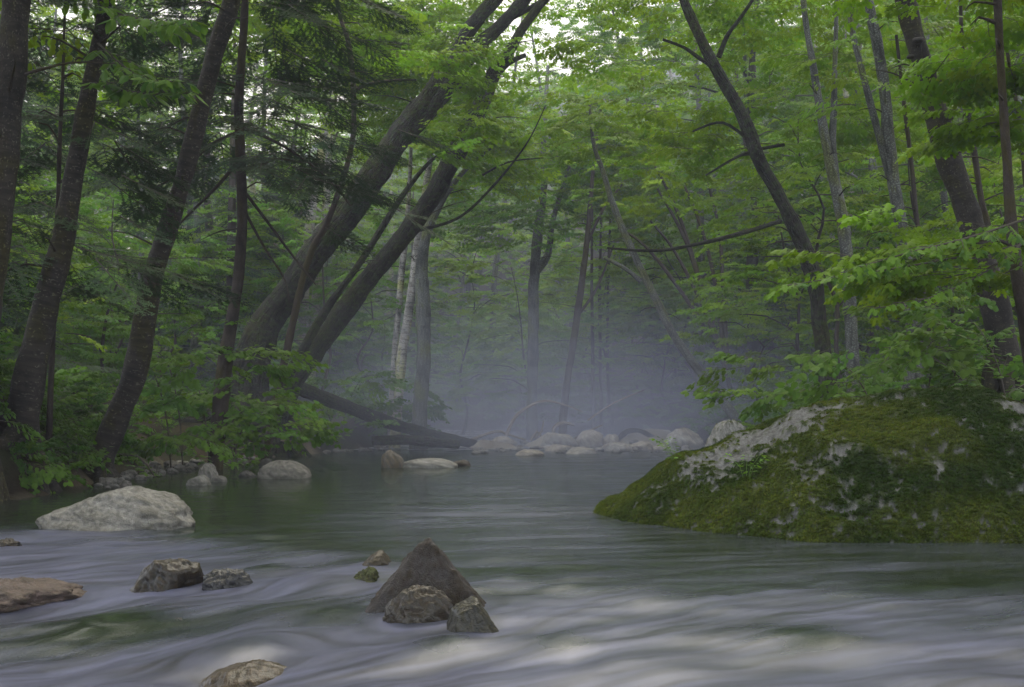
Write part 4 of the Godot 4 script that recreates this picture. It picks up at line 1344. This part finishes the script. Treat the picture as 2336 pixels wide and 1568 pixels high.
func wild_wood() -> void:
	var spots := []
	var ok := func(x: float, z: float, gap: float) -> bool:
		for q in spots:
			if Vector2(x - q.x, z - q.y).length() < gap:
				return false
		return true
	var zones := [
		[-26.0, -4.6, -58.0, -15.0, 54, "in the left wood behind the leaning trunks", "trees of the left wood"],
		[4.6, 22.0, -50.0, -12.5, 40, "on the right slope behind the front trunks", "trees of the right slope"],
		[-16.0, 16.0, -66.0, -36.0, 40, "in the hazy wood upstream", "trees of the hazy wood upstream"]]
	for zi in 3:
		var q: Array = zones[zi]
		var made := 0
		for tries in 1600:
			if made >= q[4]:
				break
			var z := rng.randf_range(q[2], q[3])
			var x := rng.randf_range(q[0], q[1])
			var l := table(BANKS, z, 1) - 0.8
			var r := table(BANKS, z, 2) + 0.8
			if x > l and x < r or not ok.call(x, z, 1.7):
				continue
			if absf(x) > -z * 0.48 + 1.0:
				continue
			if zi == 2 and x > -2.0 and x < 6.5 and z > -52.0:
				continue
			if zi == 1 and z > -17.0 or zi == 0 and z > -15.0 or zi == 0 and z > -22.0 and x > z * 0.27 - 2.6 or zi == 1 and z > -21.0 and x < -z * 0.22 + 3.0:
				continue
			spots.append(Vector2(x, z))
			made += 1
			var bark: String = ["grey", "dark", "furrowed", "grey", "white"][rng.randi() % 5]
			var pine := rng.randf() < (0.22 if zi == 0 else 0.12)
			if pine:
				var g := Vector3(x, ground_y(x, z) - 0.1, z)
				var h := rng.randf_range(5.0, 11.0)
				var t := thing("hemlock_tree", ("tall" if h > 8.0 else "short") + " dark hemlock " + whereabouts(x, z), "tree", g, "hemlocks of the wood")
				part(t, "trunk", tube([g, g + Vector3(0, h * 0.5, 0), g + Vector3(0, h, 0)], [h * 0.014, h * 0.01, 0.01], 8, 0.5, 0.08, g, 0.2), mat.dark)
				conifer(t, g, g + Vector3(0, h, 0), 0.12, 1.5, int(h * 1.6), NEEDLE)
			else:
				var thick := rng.randf_range(0.07, 0.19)
				var kind := "maple" if z > -24.0 else "maple_far"
				var base: Color = [MAPLE, MAPLE, DEEP, BEECH][rng.randi() % 4]
				var kindname: String = {"grey": "grey barked maple ", "dark": "dark stemmed maple ", "furrowed": "furrowed old maple ", "white": "white barked birch "}[bark]
				wild_tree("birch_tree" if bark == "white" else "maple_tree", ("stout " if thick > 0.13 else "slim ") + kindname + whereabouts(x, z), bark, x, z, rng.randf_range(7.5, 11.0) if z > -26.0 or zi == 2 and x > -5.0 and x < 9.0 else rng.randf_range(10.0, 15.0), thick, kind, base, ("birches" if bark == "white" else "maples") + " of the wood", rng.randf_range(0.10, 0.25), 340, 0.78, 2.3)
	# the wood goes on beside and behind the camera; its crowns close over the near water
	for q in [[-6.0, 1.5], [-8.5, -1.5], [-5.0, 5.5], [-1.2, 7.5], [3.6, 6.5], [7.0, 2.6], [8.0, 0.5], [12.0, -2.0], [7.2, -7.5], [-7.4, -7.0], [-12.0, -2.0], [-10.0, 1.0], [10.5, 0.0], [1.0, 11.0], [-4.0, 10.0], [6.5, 9.0]]:
		wild_tree("maple_tree", "spreading maple shading the near water from outside the picture", "furrowed", q[0], q[1], rng.randf_range(9.0, 12.0), 0.2, "maple_far", MAPLE, "maples around the near water", 0.4 if q[1] > -5.0 else 0.66, 420, 1.4, 3.8)
	# airy tall maples upstream, through whose crowns the sky shows
	for q in [[-0.6, -37.5, "left"], [2.6, -42.0, "middle"], [4.8, -37.0, "right"]]:
		wild_tree("maple_tree", "tall airy maple under the bright upstream sky, the " + q[2] + " one", "grey", q[0], q[1], rng.randf_range(13.0, 16.0), 0.13, "maple_far", MAPLE, "airy maples upstream", 0.4, 260, 0.8, 2.6)
	for q in [[0.6, -29.0, "left"], [2.6, -30.5, "middle"], [4.4, -28.5, "right"], [-1.4, -31.0, "leftmost"]]:
		wild_tree("maple_sapling", "pale green sapling in the mist behind the far bar, the " + q[2] + " one", "dark", q[0], q[1], rng.randf_range(3.5, 6.0), 0.04, "maple_far", MAPLE, "saplings behind the far bar", 0.25, 170, 0.75, 1.5)
	# saplings and low boughs that fill the wood below the crowns
	for zi in 3:
		var q: Array = zones[zi]
		var made := 0
		for tries in 1600:
			if made >= [46, 50, 26][zi]:
				break
			var z := rng.randf_range(q[2] * 0.75, q[3] + 3.0)
			var x := rng.randf_range(q[0] * 0.7, q[1] * 0.7)
			var l := table(BANKS, z, 1) - 0.3
			var r := table(BANKS, z, 2) + 0.3
			if x > l and x < r or absf(x) > -z * 0.48 + 1.0 or zi == 0 and z > -20.0 and x > z * 0.32 - 0.5 or zi == 1 and z > -17.0 and x < -z * 0.42 or z > -14.0:
				continue
			if not ok.call(x, z, 0.9):
				continue
			spots.append(Vector2(x, z))
			made += 1
			var h := rng.randf_range(2.0, 5.5)
			var light := rng.randf() < 0.5
			wild_tree("maple_sapling", ("tall" if h > 3.7 else "low") + (" pale" if light else " deep") + " green maple sapling " + whereabouts(x, z), "dark", x, z, h, 0.02 + h * 0.005, "maple" if z > -24.0 else "maple_far", MAPLE if light else DEEP, "maple saplings of the wood", 0.2, 150, 0.7, 1.2)

func undergrowth() -> void:
	var where := []
	var tints := PackedColorArray()
	for i in 4200:
		var z := -8.0 - 32.0 * pow(rng.randf(), 1.3)
		var left := rng.randf() < 0.5
		var d := 0.6 + 6.0 * pow(rng.randf(), 1.3)
		var x := table(BANKS, z, 1) - d if left else table(BANKS, z, 2) + d
		if absf(x) > -z * 0.46 + 0.5 or z > -11.5 and not left:
			continue
		if left and z > -25.0 and z < -12.0 and d < 1.3 or left and z > -9.0 and x > -3.9:
			continue
		var y := ground_y(x, z) + rng.randf_range(0.04, 0.35)
		var b := Basis(Vector3.UP, rng.randf() * TAU) * Basis(Vector3.BACK, rng.randf_range(-0.3, 0.6)) * Basis(Vector3.RIGHT, rng.randf_range(-0.5, 0.5))
		where.append(Transform3D(b.scaled_local(Vector3.ONE * rng.randf_range(0.35, 0.7)), Vector3(x, y, z)))
		tints.append(tone(DEEP, 0.3))
	for i in 900:      # thick cover on the steep near left bank
		var z := rng.randf_range(-13.5, -8.6)
		var x := table(BANKS, z, 1) - 0.25 - 3.0 * pow(rng.randf(), 1.5)
		var b := Basis(Vector3.UP, rng.randf() * TAU) * Basis(Vector3.BACK, rng.randf_range(-0.6, 0.5)) * Basis(Vector3.RIGHT, rng.randf_range(-0.6, 0.6))
		where.append(Transform3D(b.scaled_local(Vector3.ONE * rng.randf_range(0.3, 0.6)), Vector3(x, ground_y(x, z) + rng.randf_range(0.02, 0.16), z)))
		tints.append(tone(Color(0.055, 0.125, 0.016), 0.35))
	var o := scatter(self, "undergrowth", spray["heart_0"], where, tints)
	o.set_meta("kind", "stuff")
	o.set_meta("label", "low leafy undergrowth covering both banks")
	o.set_meta("category", "undergrowth")

func sprigs() -> void:
	for q in [[0.93, 0.15, 0.16, "little green plant sprouting on the mossy boulder's left ridge"], [1.18, 0.62, 0.13, "tiny drooping plant in the moss of the boulder's left face"]]:
		var p := boulder_point(q[0], q[1])
		var t := thing("moss_plant", q[3], "plant", p)
		var stems := []
		for k in 4:
			var a := rng.randf() * TAU
			var e: Vector3 = Vector3(cos(a) * 0.5, 0.9, sin(a) * 0.5) * q[2]
			stems.append([p - Vector3(0, 0.03, 0), p + e * 0.6, p + e + Vector3(cos(a), 0.1, sin(a)) * q[2] * 0.3])
		leafy_stems(t, stems, "oval", 0.030, 0.02, "maple_leaf", 0.3, 60, mat.sprout, 0.0, 0.12)

func bushes() -> void:
	bush("hobblebush", "broad leaved bush leaning over water below the massive leaning trunk", 560, 900, 14.6, 6, 1.1, 1.5, Vector3(0.7, 0, 0.4), "heart", 0.085, "bush_leaf", 0.35, 290, 24)
	bush("hobblebush", "leafy bush right of the curved trunk's lower half", 450, 930, 13.0, 6, 1.0, 1.5, Vector3(0.5, 0, 0.4), "heart", 0.085, "bush_leaf", 0.35, 290, 24)
	bush("hobblebush", "tall bush with bright leaves before the hemlock trunk", 520, 830, 13.6, 6, 1.0, 2.2, Vector3(0.4, 0, 0.3), "heart", 0.085, "bush_leaf", 0.35, 220, 14)
	bush("hobblebush", "pale leaved bush under the second leaning trunk", 770, 890, 21.0, 6, 1.2, 1.6, Vector3(0.3, 0, 0.1), "heart", 0.09, "bush_leaf", 0.35, 220, 20)
	bush("hobblebush", "low bush along the mossy log's upper side", 880, 900, 23.5, 6, 1.2, 1.2, Vector3(0.5, 0, 0.4), "heart", 0.12, "bush_leaf")
	bush("maple_bush", "low maple leaved bush at the curved trunk's right foot", 370, 990, 11.4, 4, 0.5, 0.8, Vector3(0.4, 0, 0.3), "maple", 0.075, "bush_leaf", 0.4, 50, 2)
	bush("viburnum_bush", "glossy leaved bush behind the mossy boulder's summit", 2060, 880, 11.4, 7, 1.0, 1.0, Vector3(-0.4, 0, -0.2), "heart", 0.08, "bush_leaf", 0.35, 220, 16)
	bush("viburnum_bush", "glossy leaved bush at the right edge above the mossy boulder", 2320, 870, 10.6, 7, 1.0, 1.3, Vector3(-0.4, 0, -0.1), "heart", 0.08, "bush_leaf", 0.35, 220, 16)
	bush("viburnum_bush", "hazy bush drooping behind the boulder's left slope", 1850, 900, 13.4, 7, 1.1, 1.2, Vector3(-0.5, 0, 0.0), "heart", 0.08, "bush_leaf", 0.35, 220, 16)
	bush("viburnum_bush", "bush below the rough birch's foot on the right bank", 2180, 780, 12.2, 7, 1.0, 1.5, Vector3(-0.4, 0, 0.0), "heart", 0.08, "bush_leaf", 0.35, 220, 16)
	bush("maple_bush", "maple leaved sprays hanging in from the right edge", 2390, 860, 7.4, 5, 0.8, 1.0, Vector3(-0.9, 0, 0.3), "maple", 0.075, "maple_leaf", 0.5, 160, 10)
